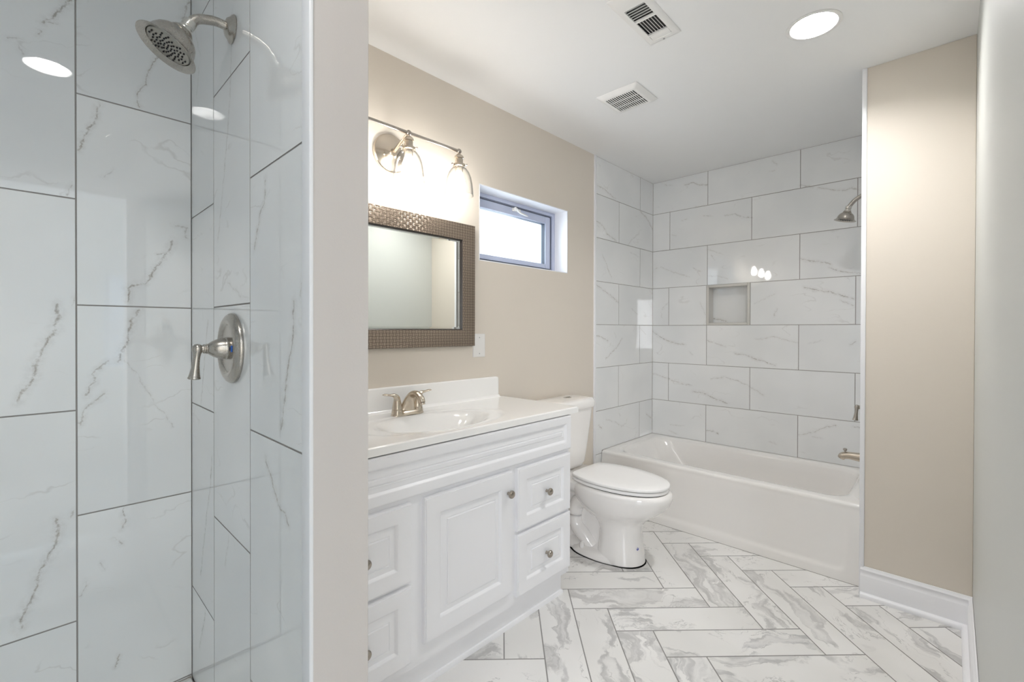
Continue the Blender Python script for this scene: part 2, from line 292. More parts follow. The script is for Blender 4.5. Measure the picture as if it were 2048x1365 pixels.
M_bluem = simple('blue_marker', (0.02, 0.15, 0.62), 0.35)
M_knob = brushed('knob_nickel', (0.42, 0.38, 0.33), 0.22)
M_nickl = brushed('light_nickel', (0.66, 0.64, 0.60), 0.2)
M_nickf = brushed('face_nickel', (0.40, 0.38, 0.34), 0.38)
M_niche = simple('niche_tile_edge', (0.62, 0.60, 0.56), 0.25, var=0.02)
M_nback = wall_marble('niche_marble', [(0.8, 5, [(-1.33, 1.318), (-1.28, 1.312), (-1.24, 1.295)])], 'h', 0.08)
M_cone = simple('reflector_white', (0.85, 0.85, 0.84), 0.4)
M_wov = woven()
M_lip = simple('dark_inner_lip', (0.03, 0.022, 0.018), 0.3)
M_glass = clear_glass('clear_shade_glass', edge=0.85)
M_pane = clear_glass('window_pane', (0.97, 0.99, 1.0), 0.6)
m_, nt_, b_ = new_mat('mirror_silver'); b_.inputs['Metallic'].default_value = 1; b_.inputs['Roughness'].default_value = 0.01
b_.inputs['Base Color'].default_value = (0.86, 0.89, 0.86, 1); M_mirror = m_
def vein_mats(tiles, name, veins, uaxis, gloss=0.018, dark=0.75):
    """one polished marble per set of traced marks; returns the materials and tiles that know theirs"""
    mats = {}; order = []; out = []
    for P, o, d, tid in tiles:
        u0, u1 = min(p[0] for p in P) - 0.004, max(p[0] for p in P) + 0.004; v0, v1 = min(p[1] for p in P) - 0.004, max(p[1] for p in P) + 0.004
        hit = []
        for i, (st, w, pts) in enumerate(veins):
            for a, b in zip(pts, pts[1:]):
                if any(u0 < a[0] + (b[0] - a[0]) * t / 8 < u1 and v0 < a[1] + (b[1] - a[1]) * t / 8 < v1 for t in range(9)): hit.append(i); break
        k = tuple(hit)
        if k not in mats:
            mats[k] = len(order) + 1; order.append(wall_marble(name, [veins[i] for i in k], uaxis, gloss, dark))
        out.append((P, o, d, tid, mats[k]))
    return [M_grout] + order, out
M_floor = floor_marble()

# ------------------------------------------------------------------ mesh helpers
def obj(name, bm, mats, parent=None, smooth=38, loc=None):
    me = bpy.data.meshes.new(name)
    bmesh.ops.recalc_face_normals(bm, faces=bm.faces)
    if smooth:
        ca = math.radians(smooth)
        for f in bm.faces: f.smooth = True
        for e in bm.edges:
            if len(e.link_faces) == 2:
                if e.calc_face_angle(0) > ca: e.smooth = False
            else: e.smooth = False
    bm.to_mesh(me); bm.free()
    for mm in (mats if isinstance(mats, (list, tuple)) else [mats]): me.materials.append(mm)
    o = bpy.data.objects.new(name, me); C.objects.link(o)
    if parent is not None:
        o.parent = parent; o.matrix_parent_inverse = Matrix.Identity(4)
        # mesh data is written in world metres: bring it into the parent's space
        me.transform(world_of(parent).inverted())
    return o
def world_of(o):
    m = Matrix.LocRotScale(o.location, o.rotation_euler, o.scale)
    return (world_of(o.parent) @ m) if o.parent else m
def tag(o, label=None, cat=None, group=None, kind=None):
    if label: o['label'] = label
    if cat: o['category'] = cat
    if group: o['group'] = group
    if kind: o['kind'] = kind
    return o
def thing(name, loc, label, cat, group=None):
    o = bpy.data.objects.new(name, None); C.objects.link(o); o.location = loc; o.empty_display_size = 0.05
    return tag(o, label, cat, group)
def struct(name, bm, mats, parent=None, smooth=38):
    o = obj(name, bm, mats, parent, smooth)
    if parent is None: o['kind'] = 'structure'
    return o

def BM(): return bmesh.new()
def box(bm, x0, x1, y0, y1, z0, z1, bev=0.0, seg=2, mi=0):
    t = bmesh.new()
    bmesh.ops.create_cube(t, size=1.0)
    for v in t.verts:
        v.co = Vector(((x0 + x1) / 2 + v.co.x * (x1 - x0), (y0 + y1) / 2 + v.co.y * (y1 - y0), (z0 + z1) / 2 + v.co.z * (z1 - z0)))
    if bev > 0: bmesh.ops.bevel(t, geom=list(t.edges), offset=bev, segments=seg, affect='EDGES', profile=0.5)
    for f in t.faces: f.material_index = mi
    merge(bm, t)
def merge(bm, t, M=None):
    if M is not None: bmesh.ops.transform(t, matrix=M, verts=t.verts)
    me = bpy.data.meshes.new('tmp'); t.to_mesh(me); t.free(); bm.from_mesh(me); bpy.data.meshes.remove(me)
def axis_mat(loc, d, up=(0, 0, 1)):
    """matrix whose local Z points along d"""
    z = Vector(d).normalized(); u = Vector(up)
    if abs(z.dot(u)) > 0.98: u = Vector((1, 0, 0))
    x = u.cross(z).normalized(); y = z.cross(x)
    return Matrix.Translation(loc) @ Matrix((x, y, z)).transposed().to_4x4()
def lathe(bm, prof, M, seg=40, sy=1.0, cap0=True, cap1=True, mi=0):
    """prof: (radius, height) along local Z"""
    rings = []
    for r, h in prof:
        rings.append([bm.verts.new(M @ Vector((r * math.cos(a), r * sy * math.sin(a), h))) for a in [2 * math.pi * i / seg for i in range(seg)]])
    for a, b in zip(rings, rings[1:]):
        for i in range(seg):
            f = bm.faces.new((a[i], a[(i + 1) % seg], b[(i + 1) % seg], b[i])); f.material_index = mi
    if cap0: bm.faces.new(rings[0][::-1]).material_index = mi
    if cap1: bm.faces.new(rings[-1]).material_index = mi
def catmull(pts, n=8):
    P = [Vector(p) for p in pts]; P = [P[0] * 2 - P[1]] + P + [P[-1] * 2 - P[-2]]; out = []
    for i in range(1, len(P) - 2):
        for k in range(n):
            t = k / n
            out.append(0.5 * ((2 * P[i]) + (P[i + 1] - P[i - 1]) * t + (2 * P[i - 1] - 5 * P[i] + 4 * P[i + 1] - P[i + 2]) * t * t + (3 * P[i] - P[i - 1] - 3 * P[i + 1] + P[i + 2]) * t ** 3))
    out.append(P[-2]); return out
def tube(bm, pts, rad, seg=20, flat=1.0, up=(0, 0, 1), smooth=8, mi=0):
    """pts: control points; rad: radius or one per control point; flat scales the cross-section along up"""
    rs = rad if isinstance(rad, (list, tuple)) else [rad] * len(pts)
    fl = flat if isinstance(flat, (list, tuple)) else [flat] * len(pts)
    path = catmull(pts, smooth) if smooth > 1 else [Vector(p) for p in pts]
    def interp(a):
        if smooth <= 1: return list(a)
        return [q[0] for q in [(c,) for c in [v.x for v in catmull([(x, 0, 0) for x in a], smooth)]]]
    R = interp(rs); F = interp(fl); rings = []; ref = Vector(up)
    for i, p in enumerate(path):
        t = (path[min(i + 1, len(path) - 1)] - path[max(i - 1, 0)]).normalized()
        s = t.cross(ref)
        if s.length < 1e-3: s = t.cross(Vector((1, 0, 0)))
        s.normalize(); n = s.cross(t).normalized()
        rings.append([bm.verts.new(p + s * (R[i] * math.cos(a)) + n * (R[i] * F[i] * math.sin(a))) for a in [2 * math.pi * k / seg for k in range(seg)]])
    for a, b in zip(rings, rings[1:]):
        for k in range(seg):
            bm.faces.new((a[k], a[(k + 1) % seg], b[(k + 1) % seg], b[k])).material_index = mi
    bm.faces.new(rings[0][::-1]).material_index = mi; bm.faces.new(rings[-1]).material_index = mi
def loft(bm, rings, cap0=True, cap1=True, closed=True, mi=0):
    R = [[bm.verts.new(p) for p in r] for r in rings]; n = len(R[0])
    for a, b in zip(R, R[1:]):
        for k in range(n if closed else n - 1):
            bm.faces.new((a[k], a[(k + 1) % n], b[(k + 1) % n], b[k])).material_index = mi
    if cap0: bm.faces.new(R[0][::-1]).material_index = mi
    if cap1: bm.faces.new(R[-1]).material_index = mi
def rrect(x0, x1, y0, y1, r, z, n=8):
    r = min(r, (x1 - x0) / 2 - 1e-4, (y1 - y0) / 2 - 1e-4); out = []
    for cx, cy, a0 in ((x1 - r, y1 - r, 0), (x0 + r, y1 - r, 90), (x0 + r, y0 + r, 180), (x1 - r, y0 + r, 270)):
        for k in range(n + 1):
            a = math.radians(a0 + 90 * k / n); out.append(Vector((cx + r * math.cos(a), cy + r * math.sin(a), z)))
    return out

# ------------------------------------------------------------------ tiles
def subtract(r, h):
    u0, u1, v0, v1 = r; a0, a1, b0, b1 = h
    if u1 <= a0 or u0 >= a1 or v1 <= b0 or v0 >= b1: return [r]
    out = []
    if u0 < a0: out.append((u0, a0, v0, v1)); u0 = a0
    if u1 > a1: out.append((a1, u1, v0, v1)); u1 = a1
    if v0 < b0: out.append((u0, u1, v0, b0))
    if v1 > b1: out.append((u0, u1, b1, v1))
    return out
def tile_mesh(name, polys, to3, normal, mats, area, holes=(), gap=0.0013, depth=0.0016, struct_kind=True):
    """polys: (convex polygon in (u, v), uv origin, uv direction, id); to3 maps (u, v, height) into the room"""
    bm = bmesh.new(); uvl = bm.loops.layers.uv.new('UVMap'); idl = bm.faces.layers.float_color.new('tile_id')
    def face(pts, uvs, tid, mi):
        vs = [bm.verts.new(to3(*p)) for p in pts]; f = bm.faces.new(vs); f.material_index = mi
        f.normal_update()
        if f.normal.dot(Vector(normal)) < -0.01: f.normal_flip()
        for l, q in zip(f.loops, [uvs[vs.index(l.vert)] for l in f.loops]): l[uvl].uv = q
        f[idl] = (*tid, 1.0)
    for poly, o, d, tid, mi in polys:
        cu = sum(p[0] for p in poly) / len(poly); cv = sum(p[1] for p in poly) / len(poly)
        if len(poly) < 3: continue
        P = poly
        def loc(p): return ((p[0] - o[0]) * d[0] + (p[1] - o[1]) * d[1], -(p[0] - o[0]) * d[1] + (p[1] - o[1]) * d[0])
        Q = inset(P, 0.0007)
        if Q is None: Q = P
        face([(p[0], p[1], 0.0) for p in Q], [loc(p) for p in Q], tid, mi)
        for i in range(len(P)):
            a, b, c, e = P[i], P[(i + 1) % len(P)], Q[(i + 1) % len(P)], Q[i]
            face([(a[0], a[1], -depth), (b[0], b[1], -depth), (c[0], c[1], 0), (e[0], e[1], 0)], [loc(a), loc(b), loc(c), loc(e)], tid, 0)
    rs = [area]
    for h in holes: rs = [q for r in rs for q in subtract(r, h)]
    for (u0, u1, v0, v1) in rs:
        pts = [(u0, v0), (u1, v0), (u1, v1), (u0, v1)]
        face([(a, b, -depth + 0.0004) for a, b in pts], pts, (0, 0, 0), 0)
    me = bpy.data.meshes.new(name); bm.to_mesh(me); bm.free()
    for m in mats: me.materials.append(m)
    o = bpy.data.objects.new(name, me); C.objects.link(o)
    if struct_kind: o['kind'] = 'structure'
    return o
def inset(P, d):
    n = len(P); A = sum(P[i][0] * P[(i + 1) % n][1] - P[(i + 1) % n][0] * P[i][1] for i in range(n)) / 2
    if abs(A) < 4e-6: return None
    s = 1 if A > 0 else -1; L = []
    for i in range(n):
        a, b = P[i], P[(i + 1) % n]; dx, dy = b[0] - a[0], b[1] - a[1]; l = math.hypot(dx, dy)
        if l < 1e-5: return None
        nx, ny = -dy / l * s, dx / l * s; L.append(((a[0] + nx * d, a[1] + ny * d), (dx / l, dy / l)))
    out = []
    for i in range(n):
        (p, r), (q, t) = L[i - 1], L[i]; den = r[0] * t[1] - r[1] * t[0]
        if abs(den) < 1e-6: out.append(q); continue
        k = ((q[0] - p[0]) * t[1] - (q[1] - p[1]) * t[0]) / den; out.append((p[0] + r[0] * k, p[1] + r[1] * k))
    return out
def clip(P, x0, x1, y0, y1):
    for ax, lim, sg in ((0, x0, 1), (0, x1, -1), (1, y0, 1), (1, y1, -1)):
        out = []
        for i in range(len(P)):
            a, b = P[i - 1], P[i]; da = (a[ax] - lim) * sg; db = (b[ax] - lim) * sg
            if (da >= 0) != (db >= 0):
                t = da / (da - db); out.append((a[0] + (b[0] - a[0]) * t, a[1] + (b[1] - a[1]) * t))
            if db >= 0: out.append(b)
        P = out
        if len(P) < 3: return []
    return P
def rid(): return (random.random(), random.random(), random.random())
def rect_tiles(rects, holes=(), gap=0.0013, flip=False):
    out = []
    for r in rects:
        tid = rid()
        rs = [r]
        for h in holes: rs = [q for s in rs for q in subtract(s, h)]
        for (u0, u1, v0, v1) in rs:
            if u1 - u0 < 0.006 or v1 - v0 < 0.006: continue
            u0 += gap; u1 -= gap; v0 += gap; v1 -= gap
            out.append(([(u0, v0), (u1, v0), (u1, v1), (u0, v1)], (r[0], r[2]), (1, 0), tid))
    return out
def brick_rows(u0, u1, zs, joints, per=0.6085):
    """zs: row edges; joints[i]: one joint position of row i"""
    R = []
    for i in range(len(zs) - 1):
        j = joints[i % len(joints)]; k = math.floor((u0 - j) / per); a = j + k * per
        while a < u1 - 1e-6:
            l = max(a, u0); r = min(a + per, u1)
            if r - l > 0.004: R.append((l, r, zs[i], zs[i + 1]))
            a += per
    return R

# ================================================================== SETTING
# floor: herringbone planks, 4 : 1, laid at 45 degrees
def floor_tiles():
    W = 0.1523; a0 = 0.3145; s0 = 2.0085; out = []; g = 0.0017; r2 = math.sqrt(0.5)
    def xy(a, s): return ((a - s) * r2, (a + s) * r2)
    seen = set()
    for A in range(-30, 30):
        for S in range(-32, 28):
            d = (A + S) % 8
            if d < 4: key = ('h', A - d, S)
            else: key = ('v', A, S - (d - 4))
            if key in seen: continue
            seen.add(key)
            k, i, j = key
            if k == 'h': A0, A1, S0, S1 = a0 + i * W, a0 + (i + 4) * W, s0 + j * W, s0 + (j + 1) * W
            else: A0, A1, S0, S1 = a0 + i * W, a0 + (i + 1) * W, s0 + j * W, s0 + (j + 4) * W
            A0 += g; A1 -= g; S0 += g; S1 -= g
            P = [xy(A0, S0), xy(A1, S0), xy(A1, S1), xy(A0, S1)]
            P = clip(P, XV + 0.001, XR - 0.001, YN, YB)
            if len(P) < 3: continue
            d_ = (r2, r2) if k == 'h' else (-r2, r2)
            out.append((P, xy(A0, S0), d_, rid(), 1))
    return out
random.seed(FLOOR_SEED)
tile_mesh('floor', floor_tiles(), lambda u, v, h: (u, v, h), (0, 0, 1), [M_groutf, M_floor], (XV, XR, YN, YB))
random.seed(11)
bm = BM(); box(bm, -1.95, 0.06, -1.14, 3.70, -0.12, -0.004); struct('floor_slab', bm, M_groutf)
bm = BM(); box(bm, 0.07, 2.3, -1.7, 1.7, -0.10, -0.001); struct('floor_hall', bm, simple('hall_floor', (0.42, 0.38, 0.33), 0.4, var=0.05))

# shower tiles, standing 12 x 24
def standing(u_edges, starts, z0, z1, per=0.6105):
    R = []
    for i in range(len(u_edges) - 1):
        s = starts[i % len(starts)]; z = s - math.ceil((s - z0) / per) * per
        while z < z1:
            a, b = max(z, z0), min(z + per, z1)
            if b - a > 0.004: R.append((u_edges[i], u_edges[i + 1], a, b))
            z += per
    return R
ue = [-1.0, -0.829, -0.524, -0.219, 0.0865, YSH]
mt, tl = vein_mats(rect_tiles(standing(ue, [1.298, 0.993], 0.07, CEIL)), 'marble_shower_back', V_SHB, 'v')
tile_mesh('wall_shower_back', tl, lambda u, v, h: (XSH + h, u, v), (1, 0, 0), mt, (-1.0, YSH, 0.07, CEIL))
ue = [XSH, -1.5545, -1.231, -0.9125, -0.885]
mt, tl = vein_mats(rect_tiles(standing(ue, [0.985, 1.2925], 0.07, CEIL)[:-1]), 'marble_shower_side', V_SHS, 'h')
tile_mesh('wall_shower_side', tl, lambda u, v, h: (u, YSH - h, v), (0, -1, 0), mt, (XSH, -0.885, 0.0, CEIL))
ue = [XSH, -1.52, -1.215, -0.91, -0.88]
mt, tl = vein_mats(rect_tiles(standing(ue, [0.985, 1.2925], 0.07, CEIL)), 'marble_plain', [], 'h')
tile_mesh('wall_shower_end', tl, lambda u, v, h: (u, YN + h, v), (0, 1, 0), mt, (XSH, -0.88, 0.0, CEIL))

# tub surround
zs = [0.0, 0.0505, 0.3545, 0.6585, 0.9630, 1.2670, 1.5710, 1.8755, 2.1800, CEIL]
NICHE = (-1.352, -1.044, 1.2670, 1.5710)
jb = [-1.65, -1.65, -1.350, -1.650, -1.350, -1.650, -1.350, -1.650, -1.350]
jb = [-1.043 if abs(j + 1.65) < .01 else -1.350 for j in jb]
def rows_back():
    R = []
    for i in range(len(zs) - 1):
        if zs[i + 1] <= 0.30: continue
        z0 = max(zs[i], 0.30)
        k = {2: -1.352, 3: -1.043, 4: -1.350, 5: -1.043, 6: -1.346, 7: -1.036, 8: -1.345}.get(i, -1.043)
        if i == 1: k = -1.043
        R += brick_rows(XV, XSE, [z0, zs[i + 1]], [k])
    return R
# rows counted from the tub: joints sit half a tile apart
mt, tl = vein_mats(rect_tiles(rows_back(), [NICHE]), 'marble_tub_back', V_TB, 'h', 0.03, 0.62)
tile_mesh('wall_back', tl, lambda u, v, h: (u, YB - h, v), (0, -1, 0), mt, (XV, XSE, 0.0, CEIL), [NICHE])
def rows_left():
    R = []
    for i in range(len(zs) - 1):
        k = 3.338 if i % 2 == 0 else 3.018
        if i == 1: k = 3.018
        R += brick_rows(YTR, YB, [zs[i], zs[i + 1]], [k], 0.64)
    return R
mt, tl = vein_mats(rect_tiles(rows_left()), 'marble_tub_side', V_TL, 'v', 0.03, 0.62)
tile_mesh('wall_tub_left', tl, lambda u, v, h: (XV + h, u, v), (1, 0, 0), mt, (YTR, YB, 0.0, CEIL))
mt, tl = vein_mats(rect_tiles(brick_rows(YST + 0.02, YB, zs, [3.0, 3.3])), 'marble_plain', [], 'h')
tile_mesh('wall_tub_right', tl, lambda u, v, h: (XSE - h, u, v), (-1, 0, 0), mt, (YST, YB, 0.0, CEIL))

# painted walls
WY0, WY1, WZ0, WZ1 = 1.619, 2.384, 1.594, 1.995
bm = BM()
for (a, b, c, d) in ((YPE, WY0, 0, CEIL), (WY1, YTR, 0, CEIL), (WY0, WY1, 0, WZ0), (WY0, WY1, WZ1, CEIL)):
    box(bm, XV - 0.16, XV, a, b, c, d)
struct('wall_left', bm, M_wall, smooth=0)
bm = BM(); box(bm, XV - 0.16, XV - 0.0015, YTR, YB + 0.15, 0, CEIL); struct('wall_left_tub_backing', bm, M_wall, smooth=0)
bm = BM()
for (a, b, c, d) in ((XV - 0.16, NICHE[0], 0, CEIL), (NICHE[1], XR + 0.13, 0, CEIL), (NICHE[0], NICHE[1], 0, NICHE[2]), (NICHE[0], NICHE[1], NICHE[3], CEIL)):
    box(bm, a, b, YB + 0.002, YB + 0.14, c, d)
box(bm, NICHE[0], NICHE[1], YB + 0.10, YB + 0.14, NICHE[2], NICHE[3])
struct('wall_back_backing', bm, M_wall, smooth=0)
bm = BM(); box(bm, XSH - 0.13, XSH - 0.002, YN - 0.14, YSH, 0, CEIL); struct('wall_shower_backing', bm, M_wall, smooth=0)
bm = BM(); box(bm, XSH - 0.13, XPE, YSH + 0.002, YPE, 0, CEIL, 0.0015, 1); struct('wall_partition', bm, M_wallw)
bm = BM(); box(bm, XSH - 0.13, XR + 0.13, YN - 0.14, YN - 0.002, 0, CEIL); struct('wall_front', bm, M_wall, smooth=0)
bm = BM(); box(bm, XSE + 0.002, XR, YST, YB + 0.002, 0, CEIL, 0.0015, 1); struct('wall_stub', bm, M_wall)
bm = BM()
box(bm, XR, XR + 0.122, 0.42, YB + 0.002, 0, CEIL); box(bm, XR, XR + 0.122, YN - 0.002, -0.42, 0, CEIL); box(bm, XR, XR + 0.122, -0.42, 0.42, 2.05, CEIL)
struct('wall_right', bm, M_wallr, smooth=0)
# hall beyond the doorway the picture is taken from
bm = BM()
HX = 2.2
for (a, b, c, d) in ((-1.6, 0.47, 0, CEIL), (1.25, 1.6, 0, CEIL), (0.47, 1.25, 0, 0.86), (0.47, 1.25, 1.75, CEIL)): box(bm, HX, HX + 0.12, a, b, c, d)
struct('wall_hall_far', bm, M_wall, smooth=0)
for nm, ya, yb in (('wall_hall_left', 1.6, 1.72), ('wall_hall_right', -1.72, -1.6)):
    bm = BM()
    for (a, b, c, d) in ((XR + 0.122, 0.68, 0, CEIL), (1.72, HX + 0.12, 0, CEIL), (0.68, 1.72, 0, 0.83), (0.68, 1.72, 1.87, CEIL)): box(bm, a, b, ya, yb, c, d)
    struct(nm, bm, M_wall, smooth=0)
bm = BM(); box(bm, 0.192, HX + 0.12, -1.72, 1.72, CEIL, CEIL + 0.05); struct('ceiling_hall', bm, M_ceil, smooth=0)

# ceiling with openings for the lamps, the register and the fan
CANS = [(-0.403, 2.145), (-0.627, 0.05)]
REG = (-0.905, -0.823, 1.555, 1.785)
FAN = (-1.325, -1.135, 2.055, 2.235)
def ceiling():
    bm = BM(); hs = 0.10
    xs = sorted(set([XSH - 0.1, XR + 0.122] + [c[0] + s * hs for c in CANS for s in (-1, 1)] + [REG[0], REG[1], FAN[0], FAN[1]]))
    ys = sorted(set([YN - 0.1, YB + 0.1] + [c[1] + s * hs for c in CANS for s in (-1, 1)] + [REG[2], REG[3], FAN[2], FAN[3]]))
    for x0, x1 in zip(xs, xs[1:]):
        for y0, y1 in zip(ys, ys[1:]):
            cx, cy = (x0 + x1) / 2, (y0 + y1) / 2; skip = False
            for r in (REG, FAN):
                if r[0] < cx < r[1] and r[2] < cy < r[3]: skip = True
            for c in CANS:
                if abs(cx - c[0]) < hs and abs(cy - c[1]) < hs: skip = True
            if not skip: bm.faces.new([bm.verts.new((x, y, CEIL)) for x, y in ((x0, y0), (x0, y1), (x1, y1), (x1, y0))])
    for c in CANS:
        n = 48; R = 0.085
        for k in range(n):
            def sq(a):
                ca, sa = math.cos(a), math.sin(a); m = max(abs(ca), abs(sa)); return (c[0] + hs * ca / m, c[1] + hs * sa / m)
            a, b = 2 * math.pi * k / n, 2 * math.pi * (k + 1) / n
            p = [(c[0] + R * math.cos(a), c[1] + R * math.sin(a)), (c[0] + R * math.cos(b), c[1] + R * math.sin(b)), sq(b), sq(a)]
            bm.faces.new([bm.verts.new((x, y, CEIL)) for x, y in p][::-1])
    bmesh.ops.remove_doubles(bm, verts=bm.verts, dist=1e-5)
    for x0, x1, y0, y1 in ((XSH - 0.1, XR + 0.122, YN - 0.1, YB + 0.1),):
        bm.faces.new([bm.verts.new((x, y, CEIL + 0.16)) for x, y in ((x0, y0), (x0, y1), (x1, y1), (x1, y0))])
    return bm
struct('ceiling', ceiling(), M_ceil, smooth=0)

# corner trims
bm = BM(); box(bm, -0.9125, XPE + 0.003, YSH - 0.004, YSH + 0.004, 0.0, CEIL, 0.0025, 3); struct('trim_1', bm, M_trim)
bm = BM(); box(bm, XV, XV + 0.010, YTR - 0.020, YTR + 0.003, 0.0, CEIL, 0.002, 2); struct('trim_2', bm, M_trim)
bm = BM(); box(bm, XSE - 0.003, XSE + 0.016, YST - 0.006, YST + 0.004, 0.0, CEIL, 0.003, 3); struct('trim_3', bm, M_trim)

# baseboards with a shoe moulding
BP = [(0, 0), (0.014, 0), (0.014, 0.096), (0.0125, 0.099), (0.0095, 0.104), (0.0085, 0.111), (0.0098, 0.118), (0.0110, 0.123), (0.0085, 0.127), (0.0055, 0.131), (0.004, 0.136), (0, 0.137)]
SP = [(0.0, 0.0), (0.0185, 0.0), (0.0185, 0.006), (0.0172, 0.012), (0.0135, 0.0175), (0.008, 0.0205), (0.0, 0.0215)]
def moulding(bm, prof, a, b, nrm, off=0.0):
    """profile pushed from a to b; nrm points into the room"""
    r = []
    for p in (a, b): r.append([Vector((p[0] + nrm[0] * (off + q), p[1] + nrm[1] * (off + q), z)) for q, z in prof])
    loft(bm, r, True, True, closed=True)
bm = BM(); moulding(bm, BP, (XSE + 0.003, YST - 0.001, 0), (XR, YST - 0.001, 0), (0, -1)); moulding(bm, SP, (XSE + 0.003, YST - 0.015, 0), (XR - 0.001, YST - 0.015, 0), (0, -1))
struct('baseboard_back', bm, M_trim)
bm = BM(); moulding(bm, BP, (XR - 0.001, 0.50, 0), (XR - 0.001, YST - 0.003, 0), (-1, 0)); moulding(bm, SP, (XR - 0.015, 0.50, 0), (XR - 0.015, YST - 0.018, 0), (-1, 0))
struct('baseboard_right', bm, M_trim)
bm = BM(); moulding(bm, BP, (XV, 1.735, 0), (XV, YTR - 0.02, 0), (1, 0)); struct('baseboard_left', bm, M_trim)

# doorway casing
bm = BM()
box(bm, XR - 0.018, XR, 0.42, 0.485, 0, 2.115, 0.004, 2); box(bm, XR - 0.018, XR, -0.485, -0.42, 0, 2.115, 0.004, 2)
box(bm, XR - 0.018, XR, -0.42, 0.42, 2.05, 2.115, 0.004, 2)
box(bm, XR - 0.010, XR + 0.13, 0.405, 0.42, 0, 2.05, 0.002, 1); box(bm, XR - 0.010, XR + 0.13, -0.42, -0.405, 0, 2.05, 0.002, 1); box(bm, XR - 0.010, XR + 0.13, -0.405, 0.405, 2.035, 2.05, 0.002, 1)
struct('door_1', bm, M_trim)

# bathroom window
def window_frame_ring(bm, xo, xi, y0, y1, z0, z1, wy, wz0, wz1, bev=0.002):
    box(bm, xo, xi, y0, y0 + wy, z0, z1, bev, 2); box(bm, xo, xi, y1 - wy, y1, z0, z1, bev, 2)
    box(bm, xo, xi, y0 + wy, y1 - wy, z0, z0 + wz0, bev, 2); box(bm, xo, xi, y0 + wy, y1 - wy, z1 - wz1, z1, bev, 2)
win = bpy.data.objects.new('window_1', None); C.objects.link(win); win.location = (XV - 0.1, 2.0, WZ0); win['kind'] = 'structure'; win.empty_display_size = 0.05
bm = BM(); t = 0.004
box(bm, XV - 0.155, XV + 0.0005, WY0 - 0.001, WY0 + t, WZ0, WZ1); box(bm, XV - 0.155, XV + 0.0005, WY1 - t, WY1 + 0.001, WZ0, WZ1)
box(bm, XV - 0.155, XV + 0.0005, WY0, WY1, WZ0 - 0.001, WZ0 + t); box(bm, XV - 0.155, XV + 0.0005, WY0, WY1, WZ1 - t, WZ1 + 0.001)
obj('window_reveal', bm, M_trim, win, smooth=0)
fx = XV - 0.100
bm = BM(); window_frame_ring(bm, fx - 0.055, fx, WY0 + t, WY1 - t, WZ0 + t, WZ1 - t, 0.026, 0.022, 0.022)
window_frame_ring(bm, fx - 0.055, fx - 0.012, WY0 + t + 0.026, WY1 - t - 0.026, WZ0 + t + 0.022, WZ1 - t - 0.022, 0.012, 0.006, 0.006)
obj('window_frame', bm, M_vinyl, win)
bm = BM(); window_frame_ring(bm, fx - 0.052, fx - 0.006, WY0 + 0.044, WY1 - 0.044, WZ0 + 0.030, WZ1 - 0.034, 0.050, 0.030, 0.048, 0.004)
sash = obj('sash', bm, M_vinyl, win)
bm = BM(); window_frame_ring(bm, fx - 0.040, fx - 0.0035, WY0 + 0.0425, WY1 - 0.0425, WZ0 + 0.0285, WZ1 - 0.0325, 0.0025, 0.0025, 0.0025, 0)
window_frame_ring(bm, fx - 0.040, fx - 0.012, WY0 + 0.092, WY1 - 0.092, WZ0 + 0.058, WZ1 - 0.080, 0.003, 0.0015, 0.003, 0)
obj('gasket', bm, M_gasket, win)
bm = BM(); box(bm, fx - 0.030, fx - 0.026, WY0 + 0.094, WY1 - 0.094, WZ0 + 0.060, WZ1 - 0.082); obj('pane', bm, M_pane, win, smooth=0)
bm = BM(); box(bm, fx - 0.006, fx + 0.004, 1.975, 2.045, WZ1 - 0.058, WZ1 - 0.038, 0.003, 3)
tube(bm, [(fx + 0.002, 2.0, WZ1 - 0.046), (fx + 0.016, 2.002, WZ1 - 0.050), (fx + 0.020, 2.02, WZ1 - 0.064), (fx + 0.018, 2.07, WZ1 - 0.070), (fx + 0.016, 2.095, WZ1 - 0.072)], [0.008, 0.007, 0.006, 0.005, 0.003], 10)
lathe(bm, [(0.013, -0.002), (0.014, 0.004), (0.010, 0.009), (0.003, 0.010)], axis_mat((fx, 2.0, WZ1 - 0.044), (1, 0, 0)), 20)
obj('latch', bm, M_plast, win)
# hall window
hw = bpy.data.objects.new('window_2', None); C.objects.link(hw); hw.location = (HX, 0.86, 0.86); hw['kind'] = 'structure'; hw.empty_display_size = 0.05
bm = BM()
for (a, b, c, d) in ((0.47, 0.51, 0.86, 1.75), (1.21, 1.25, 0.86, 1.75), (0.51, 1.21, 0.86, 0.90), (0.51, 1.21, 1.71, 1.75), (0.51, 1.21, 1.29, 1.33)): box(bm, HX + 0.02, HX + 0.07, a, b, c, d, 0.002, 1)
obj('window_frame', bm, M_trim, hw)
bm = BM()
for k in range(20):
    q = bmesh.new(); bmesh.ops.create_cube(q, size=1.0)
    for v in q.verts: v.co = Vector((v.co.x * 0.040, v.co.y * 0.69, v.co.z * 0.0015))
    merge(bm, q, Matrix.Translation((HX - 0.012, 0.86, 0.92 + 0.041 * k)) @ Matrix.Rotation(math.radians(48), 4, 'Y'))
obj('window_blind', bm, M_trim, hw, smooth=0)

w3 = bpy.data.objects.new('fill_window_1', None); C.objects.link(w3); w3.location = (1.2, 1.6, 0.83); w3['kind'] = 'structure'; w3.empty_display_size = 0.05  # made-up window, unseen, around the blue fill light
bm = BM()
for (a, b, c, d) in ((0.68, 0.72, 0.83, 1.87), (1.68, 1.72, 0.83, 1.87), (0.72, 1.68, 0.83, 0.87), (0.72, 1.68, 1.83, 1.87), (0.72, 1.68, 1.33, 1.37)): box(bm, a, b, 1.6 + 0.03, 1.6 + 0.08, c, d, 0.002, 1)
obj('window_frame', bm, M_trim, w3)

